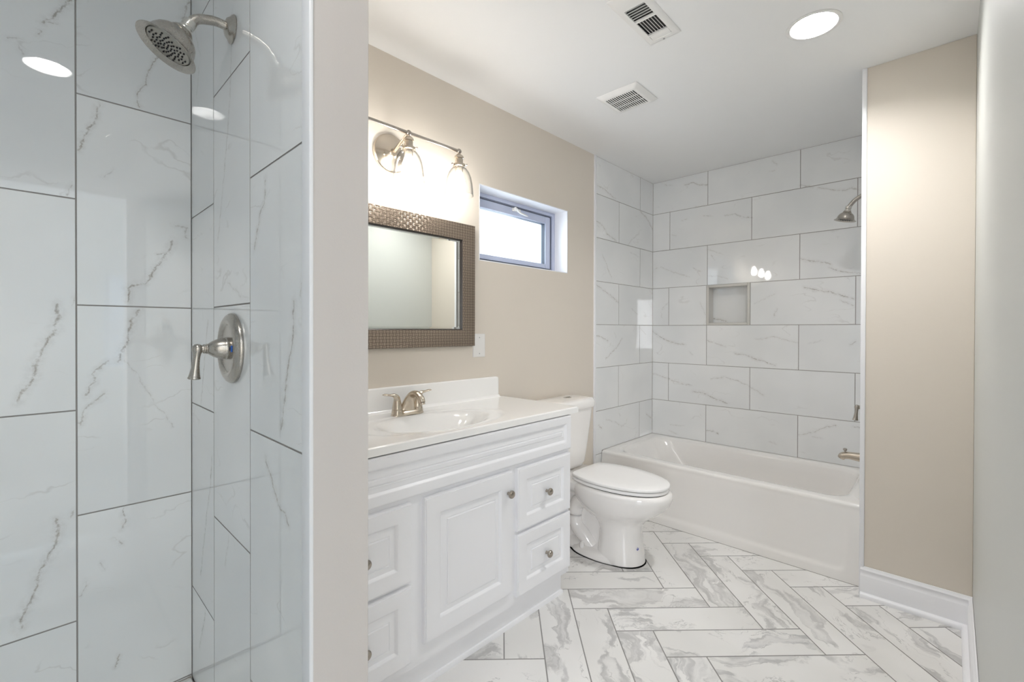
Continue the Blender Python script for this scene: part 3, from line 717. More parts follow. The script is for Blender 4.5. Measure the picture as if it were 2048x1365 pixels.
w4 = bpy.data.objects.new('fill_window_2', None); C.objects.link(w4); w4.location = (1.2, -1.72, 0.83); w4['kind'] = 'structure'; w4.empty_display_size = 0.05  # made-up window, unseen, around the fill light for the vanity side
bm = BM()
for (a, b, c, d) in ((0.68, 0.72, 0.83, 1.87), (1.68, 1.72, 0.83, 1.87), (0.72, 1.68, 0.83, 0.87), (0.72, 1.68, 1.83, 1.87), (0.72, 1.68, 1.33, 1.37)): box(bm, a, b, -1.72 + 0.03, -1.72 + 0.08, c, d, 0.002, 1)
obj('window_frame', bm, M_trim, w4)

# ================================================================== THINGS
# soap niche set in the tiled back wall
ni = thing('soap_niche', (-1.198, YB, NICHE[2]), 'small square recessed soap niche with a pale tile frame in the wall over the bathtub', 'niche')
n0, n1, n2, n3 = NICHE; w = 0.019
bm = BM()
for (a, b, c, d) in ((n0, n0 + w, n2, n3), (n1 - w, n1, n2, n3), (n0 + w, n1 - w, n2, n2 + w), (n0 + w, n1 - w, n3 - w, n3)): box(bm, a, b, YB - 0.005, YB + 0.02, c, d, 0.003, 2)
obj('niche_frame', bm, M_niche, ni)
bm = BM()
box(bm, n0 + 0.004, n0 + w - 0.001, YB + 0.015, YB + 0.092, n2 + 0.004, n3 - 0.004); box(bm, n1 - w + 0.001, n1 - 0.004, YB + 0.015, YB + 0.092, n2 + 0.004, n3 - 0.004)
box(bm, n0 + w, n1 - w, YB + 0.015, YB + 0.092, n2 + 0.004, n2 + w - 0.001); box(bm, n0 + w, n1 - w, YB + 0.015, YB + 0.092, n3 - w + 0.001, n3 - 0.004)
obj('niche_lining', bm, M_niche, ni, smooth=0)
bm = BM(); box(bm, n0 + 0.004, n1 - 0.004, YB + 0.088, YB + 0.097, n2 + 0.004, n3 - 0.004); obj('niche_back', bm, M_nback, ni, smooth=0)

# shower pan
def shower_pan():
    t = thing('shower_pan', (-1.36, -0.32, 0), 'white acrylic shower pan at the foot of the tall marble tiles', 'shower pan')
    bm = BM(); x0, x1, y0, y1 = XSH + 0.001, XPE + 0.03, YN + 0.001, YSH - 0.002
    R = [rrect(x0, x1, y0, y1, 0.004, 0.0), rrect(x0, x1, y0, y1, 0.004, 0.066), rrect(x0 + .004, x1 - .004, y0 + .004, y1 - .004, 0.006, 0.071),
         rrect(x0 + .020, x1 - .075, y0 + .020, y1 - .020, 0.03, 0.071), rrect(x0 + .028, x1 - .082, y0 + .028, y1 - .028, 0.035, 0.064),
         rrect(x0 + .04, x1 - .095, y0 + .04, y1 - .04, 0.04, 0.032), rrect(x0 + .07, x1 - .12, y0 + .07, y1 - .07, 0.05, 0.024), rrect(x0 + .38, x1 - .42, y0 + .6, y1 - .6, 0.05, 0.018)]
    loft(bm, R); obj('pan', bm, M_pan, t)
    bm = BM(); lathe(bm, [(0.042, 0), (0.042, 0.003), (0.036, 0.004), (0.01, 0.003)], Matrix.Translation((-1.375, -0.32, 0.019)), 28); obj('drain', bm, M_nick, t)
shower_pan()

# ---- shower heads and valves: wall at local y = 0, out into the room is -y, then turned
def place(bm, base, ang): bmesh.ops.transform(bm, matrix=Matrix.Translation(base) @ Matrix.Rotation(ang, 4, 'Z'), verts=bm.verts)
def shower_head(base, ang, label, axis, fc, scale=1.0, drop=0.0):
    """axis: direction the spray face looks; fc: centre of the bell's mouth (both local, wall at the origin)"""
    t = thing('showerhead', base, label, 'shower head')
    M = Matrix.Translation(base) @ Matrix.Rotation(ang, 4, 'Z')
    def fin(name, bm, mat, par): bmesh.ops.transform(bm, matrix=M, verts=bm.verts); return obj(name, bm, mat, par)
    bm = BM(); lathe(bm, [(0.035, 0.0), (0.036, 0.003), (0.0335, 0.006), (0.029, 0.0075), (0.026, 0.012), (0.022, 0.016), (0.015, 0.0185), (0.011, 0.0187)], axis_mat((0, 0, 0), (0, -1, 0)), 40); fin('flange', bm, M_nick, t)
    d = Vector(axis).normalized(); f = Vector(fc); neck = f - d * 0.088 * scale
    a1 = neck - d * 0.006
    bm = BM(); tube(bm, [(0, 0.002, 0), (0, -0.025, 0.003), (0, -0.048, 0.001), tuple((Vector((0, -0.052, 0.0)) + a1) / 2 + Vector((0, -0.006, 0.004))), tuple(a1)], 0.0112, 22); fin('shower_arm', bm, M_nick, t)
    A = axis_mat(neck, d, (0, 1, 0)); s = scale
    bm = BM(); lathe(bm, [(0.0125, -0.012), (0.0148, -0.011), (0.0152, -0.002), (0.0148, 0.004), (0.0128, 0.006), (0.0128, 0.009), (0.0160, 0.011), (0.0175, 0.016), (0.0160, 0.021), (0.0145, 0.023)], A, 24)
    fin('swivel_nut', bm, M_nickl, t)
    bm = BM()
    lathe(bm, [(0.014 * s, 0.018 * s), (0.022 * s, 0.021 * s), (0.0255 * s, 0.027 * s), (0.0265 * s, 0.031 * s), (0.0245 * s, 0.0325 * s), (0.030 * s, 0.0345 * s), (0.0385 * s, 0.041 * s), (0.0455 * s, 0.050 * s), (0.0500 * s, 0.061 * s),
               (0.0525 * s, 0.072 * s), (0.0545 * s, 0.078 * s), (0.060 * s, 0.083 * s), (0.0655 * s, 0.0858 * s), (0.0668 * s, 0.0875 * s), (0.0655 * s, 0.0885 * s), (0.060 * s, 0.0862 * s), (0.0525 * s, 0.0815 * s), (0.0500 * s, 0.080 * s)], A, 56, cap0=False, cap1=False)
    bell = fin('bell', bm, M_nick, t)
    bm = BM(); lathe(bm, [(0.0497 * s, 0.0765 * s), (0.0475 * s, 0.0805 * s), (0.046 * s, 0.0812 * s), (0.001, 0.0822 * s)], A, 48)
    plate = fin('face_plate', bm, M_nickf, t)
    bm = BM()
    for n, r in ((1, 0.0), (6, 0.009), (10, 0.0165), (14, 0.0245), (16, 0.0325), (18, 0.0405)):
        for k in range(n):
            if r > 0.035 and k % 3 == 2: continue
            a = 2 * math.pi * (k + 0.3 * (r * 1000 % 3)) / n; lathe(bm, [(0.0019 * s, 0.080 * s), (0.0019 * s, 0.0838 * s), (0.0011 * s, 0.0844 * s)], A @ Matrix.Translation((r * s * math.cos(a), r * s * math.sin(a), 0)), 8)
    bmesh.ops.transform(bm, matrix=M, verts=bm.verts)
    tag(obj('nozzles', bm, M_rubber, plate), 'small dark spray nozzles')
    return t
shower_head((-1.366, YSH, 2.015), 0.0, 'large brushed nickel shower head at upper left on the shower tiles', (0, -0.50, -0.866), (0, -0.142, -0.112))
shower_head((XSE, 3.200, 1.990), -math.pi / 2, 'brushed nickel shower head above the bathtub, half hidden by the wall end', (0, -0.22, -0.975), (0, -0.140, -0.135), 0.80)

def valve(base, ang, label, tilt, blue=True):
    t = thing('shower_valve', base, label, 'shower valve')
    M = Matrix.Translation(base) @ Matrix.Rotation(ang, 4, 'Z')
    def fin(name, bm, mat, par): bmesh.ops.transform(bm, matrix=M, verts=bm.verts); return obj(name, bm, mat, par)
    A = axis_mat((0, 0, 0), (0, -1, 0))
    bm = BM(); lathe(bm, [(0.0915, 0.0), (0.0925, 0.004), (0.0915, 0.008), (0.087, 0.0135), (0.080, 0.0175), (0.073, 0.0188), (0.066, 0.0178), (0.062, 0.0150), (0.0605, 0.0128), (0.05, 0.0122), (0.02, 0.0120)], A, 72); esc = fin('escutcheon', bm, M_nick, t)
    bm = BM(); lathe(bm, [(0.0265, 0.010), (0.0285, 0.012), (0.0290, 0.017), (0.0275, 0.019), (0.0270, 0.022), (0.0262, 0.030), (0.0240, 0.038), (0.0205, 0.046), (0.0160, 0.053), (0.0125, 0.057), (0.0130, 0.0585), (0.0130, 0.061), (0.0108, 0.0625), (0.0120, 0.0640), (0.0120, 0.0665), (0.0095, 0.068), (0.009, 0.070)], A, 40); fin('bonnet', bm, M_nick, t)
    bm = BM()
    dz = Vector((tilt, -0.10, -1.0)).normalized(); o = Vector((0, -0.079, 0.0))
    B = axis_mat(o, dz)
    lathe(bm, [(0.002, -0.0128), (0.007, -0.0112), (0.0110, -0.0070), (0.0123, -0.001), (0.0112, 0.006), (0.0088, 0.012), (0.0078, 0.020), (0.0080, 0.034), (0.0092, 0.048), (0.0112, 0.062), (0.0128, 0.070), (0.0142, 0.0728), (0.0142, 0.0745), (0.0115, 0.0765), (0.002, 0.0775)], B, 30)
    fin('lever_handle', bm, M_nick, t)
    if blue:
        bm = BM(); box(bm, 0.032, 0.038, -0.0138, -0.0120, -0.009, 0.008, 0.002, 2)
        bmesh.ops.transform(bm, matrix=M, verts=bm.verts); tag(obj('cold_mark', bm, M_bluem, esc), 'small blue mark')
    return t
valve((-1.369, YSH, 1.179), 0.0, 'round brushed nickel shower valve with lever handle on the near shower tiles', 0.0)
valve((XSE, 3.200, 0.800), -math.pi / 2, 'brushed nickel lever valve above the tub spout, mostly hidden by the wall end', 0.0, False)

# tub spout
def tub_spout():
    base = (XSE, 3.200, 0.515); t = thing('tub_spout', base, 'brushed nickel tub filler spout with knob over the bathtub rim', 'tub spout')
    M = Matrix.Translation(base) @ Matrix.Rotation(-math.pi / 2, 4, 'Z')
    bm = BM(); tube(bm, [(0, 0, 0.002), (0, -0.03, 0.0025), (0, -0.075, 0.004), (0, -0.115, 0.005), (0, -0.142, -0.001), (0, -0.151, -0.016)], [0.031, 0.029, 0.0235, 0.0205, 0.0195, 0.0175], 28)
    lathe(bm, [(0.034, 0.0), (0.0345, 0.004), (0.031, 0.007)], axis_mat((0, 0, 0.002), (0, -1, 0)), 30)
    bmesh.ops.transform(bm, matrix=M, verts=bm.verts); obj('spout', bm, M_nickw, t)
    bm = BM(); lathe(bm, [(0.004, 0.018), (0.004, 0.028), (0.0085, 0.031), (0.0105, 0.036), (0.009, 0.042), (0.003, 0.0445)], Matrix.Translation((0, -0.132, 0.0)), 20)
    bmesh.ops.transform(bm, matrix=M, verts=bm.verts); obj('diverter_knob', bm, M_nick, t)
tub_spout()

# ---- bathtub
def bathtub():
    t = thing('bathtub', (-1.05, 3.17, 0), 'white alcove bathtub with a recessed apron between tiled walls', 'bathtub')
    x0, x1, y0, y1 = XV + 0.002, XSE - 0.002, 2.795, YB - 0.002; Z = 0.3745
    bm = BM()
    # apron: a height field that leans out towards the floor, panel sunk in
    nx, nz = 150, 44; V = []
    pa = (x0 + 0.10, x1 - 0.060, 0.040, 0.60)
    def sst(a, b, v):
        v = max(0, min(1, (v - a) / (b - a))); return v * v * (3 - 2 * v)
    for i in range(nx + 1):
        row = []
        for j in range(nz + 1):
            x = x0 + (x1 - x0) * i / nx; z = (Z - 0.020) * j / nz
            r = 0.05; cx = max(pa[0] + r, min(pa[1] - r, x)); cz = max(pa[2] + r, z)
            dd = math.hypot(x - cx, min(0, z - cz)) if (x < pa[0] + r or x > pa[1] - r or z < pa[2] + r) else 0
            inn = r - dd
            depth = 0.012 * sst(-0.004, 0.022, inn)
            y = 2.738 + 0.056 * min(1.0, z / 0.345) + depth * 0.75 * (1 - sst(0.20, 0.345, z))
            row.append(bm.verts.new((x, min(y, 2.802), z)))
        V.append(row)
    for i in range(nx):
        for j in range(nz): bm.faces.new((V[i][j], V[i + 1][j], V[i + 1][j + 1], V[i][j + 1]))
    yt = V[nx // 2][nz].co.y
    def ring(il, ir, ifr, ib, r, z): return rrect(x0 + il, x1 - ir, y0 + ifr, y1 - ib, r, z, 12)
    R = [ring(0, 0, yt - y0, 0, 0.002, Z - 0.020), ring(0, 0, yt - y0 + .000, 0, 0.002, Z - 0.014), ring(0, 0, yt - y0 + .003, 0, 0.004, Z - 0.006), ring(0.0, 0.0, yt - y0 + .010, 0.0, 0.006, Z - 0.001), ring(0.0, 0.0, yt - y0 + .018, 0.0, 0.008, Z),
         ring(0.05, 0.06, 0.060, 0.030, 0.09, Z + 0.0005), ring(0.066, 0.076, 0.072, 0.042, 0.11, Z - 0.002), ring(0.078, 0.086, 0.081, 0.052, 0.12, Z - 0.010), ring(0.090, 0.092, 0.086, 0.058, 0.125, Z - 0.026),
         ring(0.125, 0.098, 0.092, 0.066, 0.13, Z - 0.08), ring(0.20, 0.106, 0.102, 0.078, 0.13, Z - 0.17), ring(0.27, 0.118, 0.115, 0.092, 0.13, Z - 0.245), ring(0.31, 0.135, 0.135, 0.115, 0.12, Z - 0.285), ring(0.36, 0.17, 0.18, 0.16, 0.10, Z - 0.302), ring(0.6, 0.4, 0.32, 0.32, 0.05, Z - 0.306)]
    loft(bm, R, cap0=False, cap1=True)
    obj('tub_shell', bm, M_tub, t, smooth=50)
    bm = BM(); lathe(bm, [(0.036, 0.0), (0.0365, 0.004), (0.030, 0.0085), (0.008, 0.0105)], axis_mat((x1 - 0.104, 3.19, 0.285), (-1, 0, 0.10)), 30); obj('overflow_plate', bm, M_nick, t)
    bm = BM(); lathe(bm, [(0.032, 0.0), (0.031, 0.003), (0.01, 0.004)], Matrix.Translation((x1 - 0.30, 3.17, Z - 0.306)), 26); obj('drain', bm, M_nick, t)
    bm = BM()
    g = 0.0028
    box(bm, XV + 0.0005, XV + g, 2.798, YB - 0.001, Z - 0.004, Z + 0.0016); box(bm, XV, XSE, YB - g, YB - 0.0005, Z - 0.004, Z + 0.0016); box(bm, XV + 0.0005, XV + g, 2.796, 2.800, 0, Z)
    box(bm, XV + 0.002, XSE - 0.002, 2.7365, 2.7385, 0.0, 0.0015)
    tag(obj('caulk_line', bm, M_caulk, t, smooth=0), 'thin grey caulk line')
bathtub()

# ---- toilet
def toilet():
    yc = 2.200; ox = XV
    t = thing('toilet', (ox + 0.4, yc, 0), 'white two-piece toilet with elongated bowl and closed lid beside the vanity', 'toilet')
    def P(lx, ly, z): return Vector((ox + lx, yc + ly, z))
    def egg(xb, xf, hw, z, n=56, sq=2.0, back=2.6):
        """plan section: blunt back, elongated front"""
        cx = xb + (xf - xb) * 0.42; out = []
        for k in range(n):
            a = 2 * math.pi * k / n; c, s = math.cos(a), math.sin(a)
            if c >= 0: x = cx + (xf - cx) * abs(c) ** (2 / 2.0); y = hw * math.copysign(abs(s) ** (2 / 2.1), s)
            else: x = cx - (cx - xb) * abs(c) ** (2 / back); y = hw * math.copysign(abs(s) ** (2 / back), s)
            out.append(P(x, y, z))
        return out
    bm = BM()
    # bowl and front pedestal
    S = [(0.395, 0.628, 0.112, 0.0), (0.390, 0.636, 0.117, 0.006), (0.392, 0.632, 0.114, 0.05), (0.400, 0.622, 0.107, 0.11), (0.402, 0.618, 0.105, 0.16), (0.392, 0.622, 0.109, 0.195), (0.365, 0.640, 0.122, 0.225),
         (0.325, 0.672, 0.143, 0.252), (0.285, 0.712, 0.163, 0.280), (0.258, 0.745, 0.176, 0.308), (0.245, 0.768, 0.184, 0.335), (0.238, 0.780, 0.189, 0.360), (0.236, 0.783, 0.190, 0.380), (0.240, 0.778, 0.187, 0.392), (0.252, 0.766, 0.178, 0.398), (0.30, 0.71, 0.13, 0.399)]
    loft(bm, [egg(*s) for s in S])
    # rear deck under the tank
    D = [(0.05, 0.40, 0.085, 0.300), (0.045, 0.42, 0.105, 0.325), (0.04, 0.43, 0.150, 0.350), (0.035, 0.43, 0.162, 0.375), (0.037, 0.43, 0.160, 0.392), (0.045, 0.42, 0.150, 0.399)]
    loft(bm, [rrect(ox + a, ox + b, yc - h, yc + h, 0.05, z, 8) for a, b, h, z in D])
    # spine behind the pedestal and foot plate
    F = [(0.115, 0.52, 0.098, 0.0), (0.112, 0.52, 0.103, 0.008), (0.118, 0.51, 0.100, 0.030), (0.130, 0.50, 0.084, 0.044), (0.150, 0.49, 0.055, 0.055), (0.165, 0.48, 0.050, 0.10), (0.15, 0.46, 0.050, 0.2), (0.12, 0.44, 0.055, 0.31)]
    loft(bm, [rrect(ox + a, ox + b, yc - h, yc + h, 0.045, z, 8) for a, b, h, z in F])
    # flare joining foot plate to pedestal
    G = [(0.22, 0.62, 0.135, 0.0), (0.215, 0.62, 0.138, 0.006), (0.23, 0.61, 0.130, 0.026), (0.26, 0.60, 0.110, 0.040)]
    loft(bm, [egg(a, b, h, z) for a, b, h, z in G])
    # trapway bulges on both flanks
    for s in (-1, 1):
        tube(bm, [tuple(P(0.43, s * 0.055, 0.235)), tuple(P(0.385, s * 0.066, 0.25)), tuple(P(0.33, s * 0.066, 0.275)), tuple(P(0.27, s * 0.062, 0.255)), tuple(P(0.245, s * 0.060, 0.19)), tuple(P(0.26, s * 0.062, 0.12)), tuple(P(0.315, s * 0.064, 0.075)), tuple(P(0.36, s * 0.056, 0.03))],
             [0.034, 0.040, 0.042, 0.042, 0.040, 0.040, 0.040, 0.036], 20)
        tube(bm, [tuple(P(0.20, s * 0.050, 0.02)), tuple(P(0.185, s * 0.055, 0.12)), tuple(P(0.17, s * 0.060, 0.22)), tuple(P(0.16, s * 0.075, 0.33))], [0.03, 0.026, 0.03, 0.05], 16)
    obj('bowl', bm, M_porc, t, smooth=45)
    for s in (-1, 1):
        bm = BM(); lathe(bm, [(0.0135, 0.0), (0.0145, 0.004), (0.0135, 0.018), (0.0115, 0.027), (0.006, 0.031)], Matrix.Translation(P(0.325, s * 0.108, 0.030)), 20); obj('bolt_cap', bm, M_porc, t)
    # tank
    bm = BM()
    T = [(0.040, 0.150, 0.120, 0.405, .03), (0.030, 0.172, 0.140, 0.412, .05), (0.026, 0.185, 0.150, 0.44, .055), (0.022, 0.194, 0.162, 0.52, .06), (0.020, 0.202, 0.174, 0.62, .06), (0.018, 0.208, 0.184, 0.70, .06), (0.017, 0.212, 0.190, 0.765, .06)]
    def tankring(a, b, h, z, r, bow=0.014):
        out = rrect(ox + a, ox + b, yc - h, yc + h, r, z, 10)
        for p in out:
            k = (p.x - (ox + a)) / (b - a); p.x += bow * max(0, k) * (1 - ((p.y - yc) / h) ** 2)
        return out
    loft(bm, [tankring(*q) for q in T]); obj('tank', bm, M_porc, t, smooth=50)
    bm = BM()
    L = [(0.014, 0.214, 0.196, 0.762, .06), (0.009, 0.222, 0.207, 0.765, .065), (0.008, 0.224, 0.210, 0.772, .065), (0.008, 0.224, 0.210, 0.796, .065), (0.011, 0.221, 0.207, 0.806, .062), (0.022, 0.210, 0.196, 0.8145, .055), (0.05, 0.18, 0.16, 0.8175, .04), (0.10, 0.12, 0.04, 0.8185, .01)]
    loft(bm, [tankring(*q) for q in L]); lid = obj('tank_lid', bm, M_porc, t, smooth=50)
    bm = BM(); bc = P(0.108, 0.045, 0.8175)
    lathe(bm, [(0.0245, 0.0), (0.0250, 0.002), (0.0225, 0.0035), (0.0220, 0.0026), (0.001, 0.0026)], Matrix.Translation(bc), 36); fb = obj('flush_button', bm, M_nickl, lid)
    bm = BM(); pts = [(-0.021, -0.002), (-0.010, 0.002), (0.0, -0.001), (0.010, -0.003), (0.021, 0.002)]
    tube(bm, [tuple(bc + Vector((b, a, 0.0030))) for a, b in pts], 0.0013, 8); obj('button_split', bm, M_black, fb)
    # seat and lid
    def slab(name, xb, xf, hw, z0, z1, r, mat, dz=0.0, back=4.0):
        def ss(i, z):
            cx = xb + (xf - xb) * 0.40; out = []
            for k in range(64):
                a = 2 * math.pi * k / 64; c, s = math.cos(a), math.sin(a)
                if c >= 0: x = cx + (xf - i - cx) * abs(c); y = (hw - i) * math.copysign(abs(s) ** (2 / 2.15), s)
                else:
                    u = (1 - abs(a / math.pi - 1) * 2); v = min(1.0, u / 0.78); hb = (hw - i) * (1 - 0.27 * v ** 2.2)
                    x = cx - (cx - xb - i) * (v if v < 1 else 1) - (0.004 * (u - 0.78) / 0.22 if v >= 1 else 0); y = math.copysign(hb if u <= 0.78 else hb * (1 - (u - 0.78) / 0.22), s)
                out.append(P(x, y, z))
            return out
        bm = BM(); loft(bm, [ss(r, z0), ss(r * 0.3, z0 + r * 0.3), ss(0, z0 + r), ss(0, z1 - r), ss(r * 0.3, z1 - r * 0.3), ss(r, z1), ss(0.06, z1 + dz), ss(0.13, z1 + dz * 1.2)])
        return obj(name, bm, mat, t, smooth=45)
    slab('seat', 0.272, 0.762, 0.181, 0.4035, 0.4195, 0.004, M_seat)
    slab('seat_lid', 0.270, 0.767, 0.184, 0.4235, 0.4395, 0.005, M_seat, 0.0035)
    bm = BM(); cxx = [(0.285, 0.752, 0.168, 0.4175), (0.285, 0.752, 0.168, 0.4255)]; loft(bm, [egg(a, b, h, z) for a, b, h, z in cxx]); loft(bm, [egg(0.285, 0.752, 0.168, 0.397), egg(0.285, 0.752, 0.168, 0.4055)]); obj('bumper', bm, M_black, t, smooth=0)
    for s in (-1, 1):
        bm = BM(); box(bm, ox + 0.235, ox + 0.285, yc + s * 0.075 - 0.018, yc + s * 0.075 + 0.018, 0.399, 0.418, 0.006, 3)
        lathe(bm, [(0.008, -0.022), (0.009, -0.02), (0.009, 0.02), (0.008, 0.022)], axis_mat((ox + 0.272, yc + s * 0.075, 0.421), (0, 1, 0)), 16); obj('hinge', bm, M_seat, t)
    # blue maker's mark low on the pedestal
    bm = BM(); cx, cz = ox + 0.628, 0.092
    for (a, b, c, d, r) in ((-0.006, 0.001, 0.0016, 0.013, 0.35), (0.001, 0.003, 0.0016, 0.014, 0.1), (0.006, 0.001, 0.0016, 0.011, -0.5), (-0.002, 0.000, 0.013, 0.0015, 0.2), (0.003, -0.004, 0.010, 0.0014, 0.5)):
        q = bmesh.new(); bmesh.ops.create_cube(q, size=1.0)
        for v in q.verts: v.co = Vector((v.co.x * 0.0012, v.co.y * c, v.co.z * d))
        merge(bm, q, Matrix.Translation((cx - 0.0045, yc - 0.036 + a, cz + b)) @ Matrix.Rotation(math.radians(-28), 4, 'Z') @ Matrix.Rotation(r, 4, 'X'))
    tag(obj('maker_mark', bm, M_blue, t, smooth=0), 'small blue printed mark')
    # dark gap under the foot
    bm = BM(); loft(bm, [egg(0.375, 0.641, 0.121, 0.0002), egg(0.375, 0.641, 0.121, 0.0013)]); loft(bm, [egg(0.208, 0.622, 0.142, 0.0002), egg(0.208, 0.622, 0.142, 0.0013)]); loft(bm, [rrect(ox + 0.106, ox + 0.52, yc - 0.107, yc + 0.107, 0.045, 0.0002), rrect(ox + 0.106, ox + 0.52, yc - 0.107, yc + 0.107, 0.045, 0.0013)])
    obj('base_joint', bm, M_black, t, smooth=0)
toilet()

# ---- vanity cabinet
VX, VY0, VY1, VF = -1.288, 0.500, 1.728, -1.270
def raised_panel(bm, xf, tk, y0, y1, z0, z1, fw, dep=0.0095):
    def ring(i, dx): return [Vector((xf + dx, y, z)) for y, z in ((y0 + i, z0 + i), (y1 - i, z0 + i), (y1 - i, z1 - i), (y0 + i, z1 - i))]
    R = [ring(0, -tk), ring(0, -0.0062), ring(0.0018, -0.0030), ring(0.0060, -0.0022), ring(0.0066, 0.0), ring(fw, 0.0), ring(fw + 0.003, -0.0022), ring(fw + 0.0095, -dep), ring(fw + 0.0125, -dep), ring(fw + 0.030, -0.0035), ring(fw + 0.0315, -0.0050), ring(fw + 0.0345, -0.0050), ring(fw + 0.0365, -0.0015)]
    loft(bm, R)
def knob(y, z, parent):
    bm = BM(); lathe(bm, [(0.0075, 0.0), (0.0065, 0.003), (0.0055, 0.010), (0.0075, 0.014), (0.0135, 0.0165), (0.0158, 0.0195), (0.0160, 0.0225), (0.0145, 0.0258), (0.0138, 0.0255), (0.0120, 0.0285), (0.006, 0.0305), (0.001, 0.031)], axis_mat((VF - 0.002, y, z), (1, 0, 0)), 32)
    return obj('knob', bm, M_knob, parent)
def vanity():
    t = thing('vanity_cabinet', (-1.54, 1.115, 0), 'white bathroom vanity cabinet with raised panels and small nickel knobs', 'cabinet')
    bm = BM(); k = 0.016
    box(bm, XV + 0.002, VX - 0.0195, VY0, VY0 + k, 0.102, 0.838); box(bm, XV + 0.002, VX - 0.0195, VY1 - k, VY1, 0.102, 0.838)
    box(bm, XV + 0.013, VX - 0.0195, VY0 + k, VY1 - k, 0.103, 0.118); box(bm, XV + 0.003, XV + 0.012, VY0 + k, VY1 - k, 0.103, 0.837)
    for (a, b, c, d) in ((VY0, VY1, 0.662, 0.838), (VY0, VY1, 0.102, 0.170), (VY0, VY0 + 0.03, 0.170, 0.662), (VY1 - 0.03, VY1, 0.170, 0.662), (0.845, 0.920, 0.170, 0.662), (1.320, 1.375, 0.170, 0.662), (VY0 + 0.03, 0.845, 0.385, 0.412), (1.375, VY1 - 0.03, 0.385, 0.412)): box(bm, VX - 0.019, VX, a, b, c, d)
    obj('carcass', bm, M_cab, t, smooth=0)
    bm = BM(); box(bm, XV + 0.01, -1.3125, VY0, 1.703, 0.0, 0.1018); obj('toe_kick', bm, M_cab, t, smooth=0)
    bm = BM(); SP2 = [(0.0, 0.0), (0.0085, 0.0), (0.008, 0.010), (0.005, 0.016), (0.0, 0.018)]; moulding(bm, SP2, (-1.3125, VY0, 0), (-1.3125, 1.703, 0), (1, 0)); moulding(bm, SP2, (-1.3045, 1.703, 0), (XV + 0.1, 1.703, 0), (0, 1)); obj('shoe_moulding', bm, M_trim, t)
    bm = BM(); raised_panel(bm, VF, 0.018, VY0 + 0.002, VY1 - 0.001, 0.680, 0.8345, 0.034); obj('false_front', bm, M_cab, t)
    for y0, y1 in ((0.502, 0.857), (1.364, 1.722)):
        for z0, z1 in ((0.402, 0.662), (0.134, 0.390)):
            bm = BM(); raised_panel(bm, VF, 0.018, y0, y1, z0, z1, 0.052); d = obj('drawer', bm, M_cab, t); knob((y0 + y1) / 2 + 0.004, (z0 + z1) / 2 - 0.004, d)
    bm = BM(); raised_panel(bm, VF, 0.018, 0.907, 1.334, 0.168, 0.663, 0.062, 0.0105); d = obj('door', bm, M_cab, t); knob(1.306, 0.578, d)
vanity()

# ---- vanity top with its moulded basin
SX, SY, SA, SB = -1.492, 1.118, 0.165, 0.262
def vanity_top():
    bm = BM(); x0, x1, y0, y1, zt, zb = XV + 0.0015, -1.2755, 0.4865, 1.7875, 0.8664, 0.8385
    nx, ny = 110, 240; V = []
    def sm(v): v = max(0.0, min(1.0, v)); return v * v * (3 - 2 * v)
    for i in range(nx + 1):
        row = []
        for j in range(ny + 1):
            x = x0 + (x1 - x0) * i / nx; y = y0 + (y1 - y0) * j / ny
            r = math.sqrt(((x - SX) / SA) ** 2 + ((y - SY) / SB) ** 2)
            z = zt - 0.118 * sm((1.0 - r) / 0.80) ** 0.85 if r < 1 else zt
            r2 = math.sqrt(((x - SX + 0.002) / (SA + 0.022)) ** 2 + ((y - SY) / (SB + 0.075)) ** 2)
            z -= 0.0024 * sm((1.04 - r2) / 0.12)
            e = min(x1 - x, y - y0, y1 - y); z -= 0.004 * (1 - sm(e / 0.006)) if e < 0.006 else 0
            bx = x - (x0 + 0.019)
            if bx < 0.012 and y < 1.752: z += 0.012 * (1 - math.sqrt(max(0, 1 - (1 - max(0, bx) / 0.012) ** 2)))
            row.append(bm.verts.new((x, y, z)))
        V.append(row)
    for i in range(nx):
        for j in range(ny): bm.faces.new((V[i][j], V[i + 1][j], V[i + 1][j + 1], V[i][j + 1]))
    B = [[bm.verts.new((x, y, zb)) for y in (y0, y1)] for x in (x0, x1)]
    # rim skirt
    edge = [V[i][0] for i in range(nx + 1)] + [V[nx][j] for j in range(1, ny + 1)] + [V[i][ny] for i in range(nx - 1, -1, -1)] + [V[0][j] for j in range(ny - 1, 0, -1)]
    low = [bm.verts.new((v.co.x, v.co.y, zb)) for v in edge]; n = len(edge)
    for k in range(n): bm.faces.new((edge[k], edge[(k + 1) % n], low[(k + 1) % n], low[k]))
    for r in B:
        for v in r: bm.verts.remove(v)
    # backsplash
    R = []
    prof = [(0.0, 0.0), (0.019, 0.0), (0.019, 0.105), (0.0178, 0.1095), (0.015, 0.1118), (0.0, 0.112)]
    for y, s in ((0.487, 1), (1.728, 1), (1.7415, 0.985), (1.7475, 0.94)):
        R.append([Vector((x0 + a * (1 if s == 1 else 0.98 if s > .95 else .8), y, zt - 0.002 + b * s)) for a, b in prof])
    loft(bm, R)
    o = obj('washbasin', bm, M_cult, None, smooth=50)
    tag(o, 'glossy white vanity top with oval moulded basin and backsplash', 'sink')
    bm = BM(); lathe(bm, [(0.024, 0.0), (0.0235, 0.002), (0.018, 0.0025), (0.016, 0.001), (0.001, 0.002)], Matrix.Translation((SX, SY, 0.8664 - 0.1205)), 30); obj('drain', bm, M_nickw, o)
vanity_top()

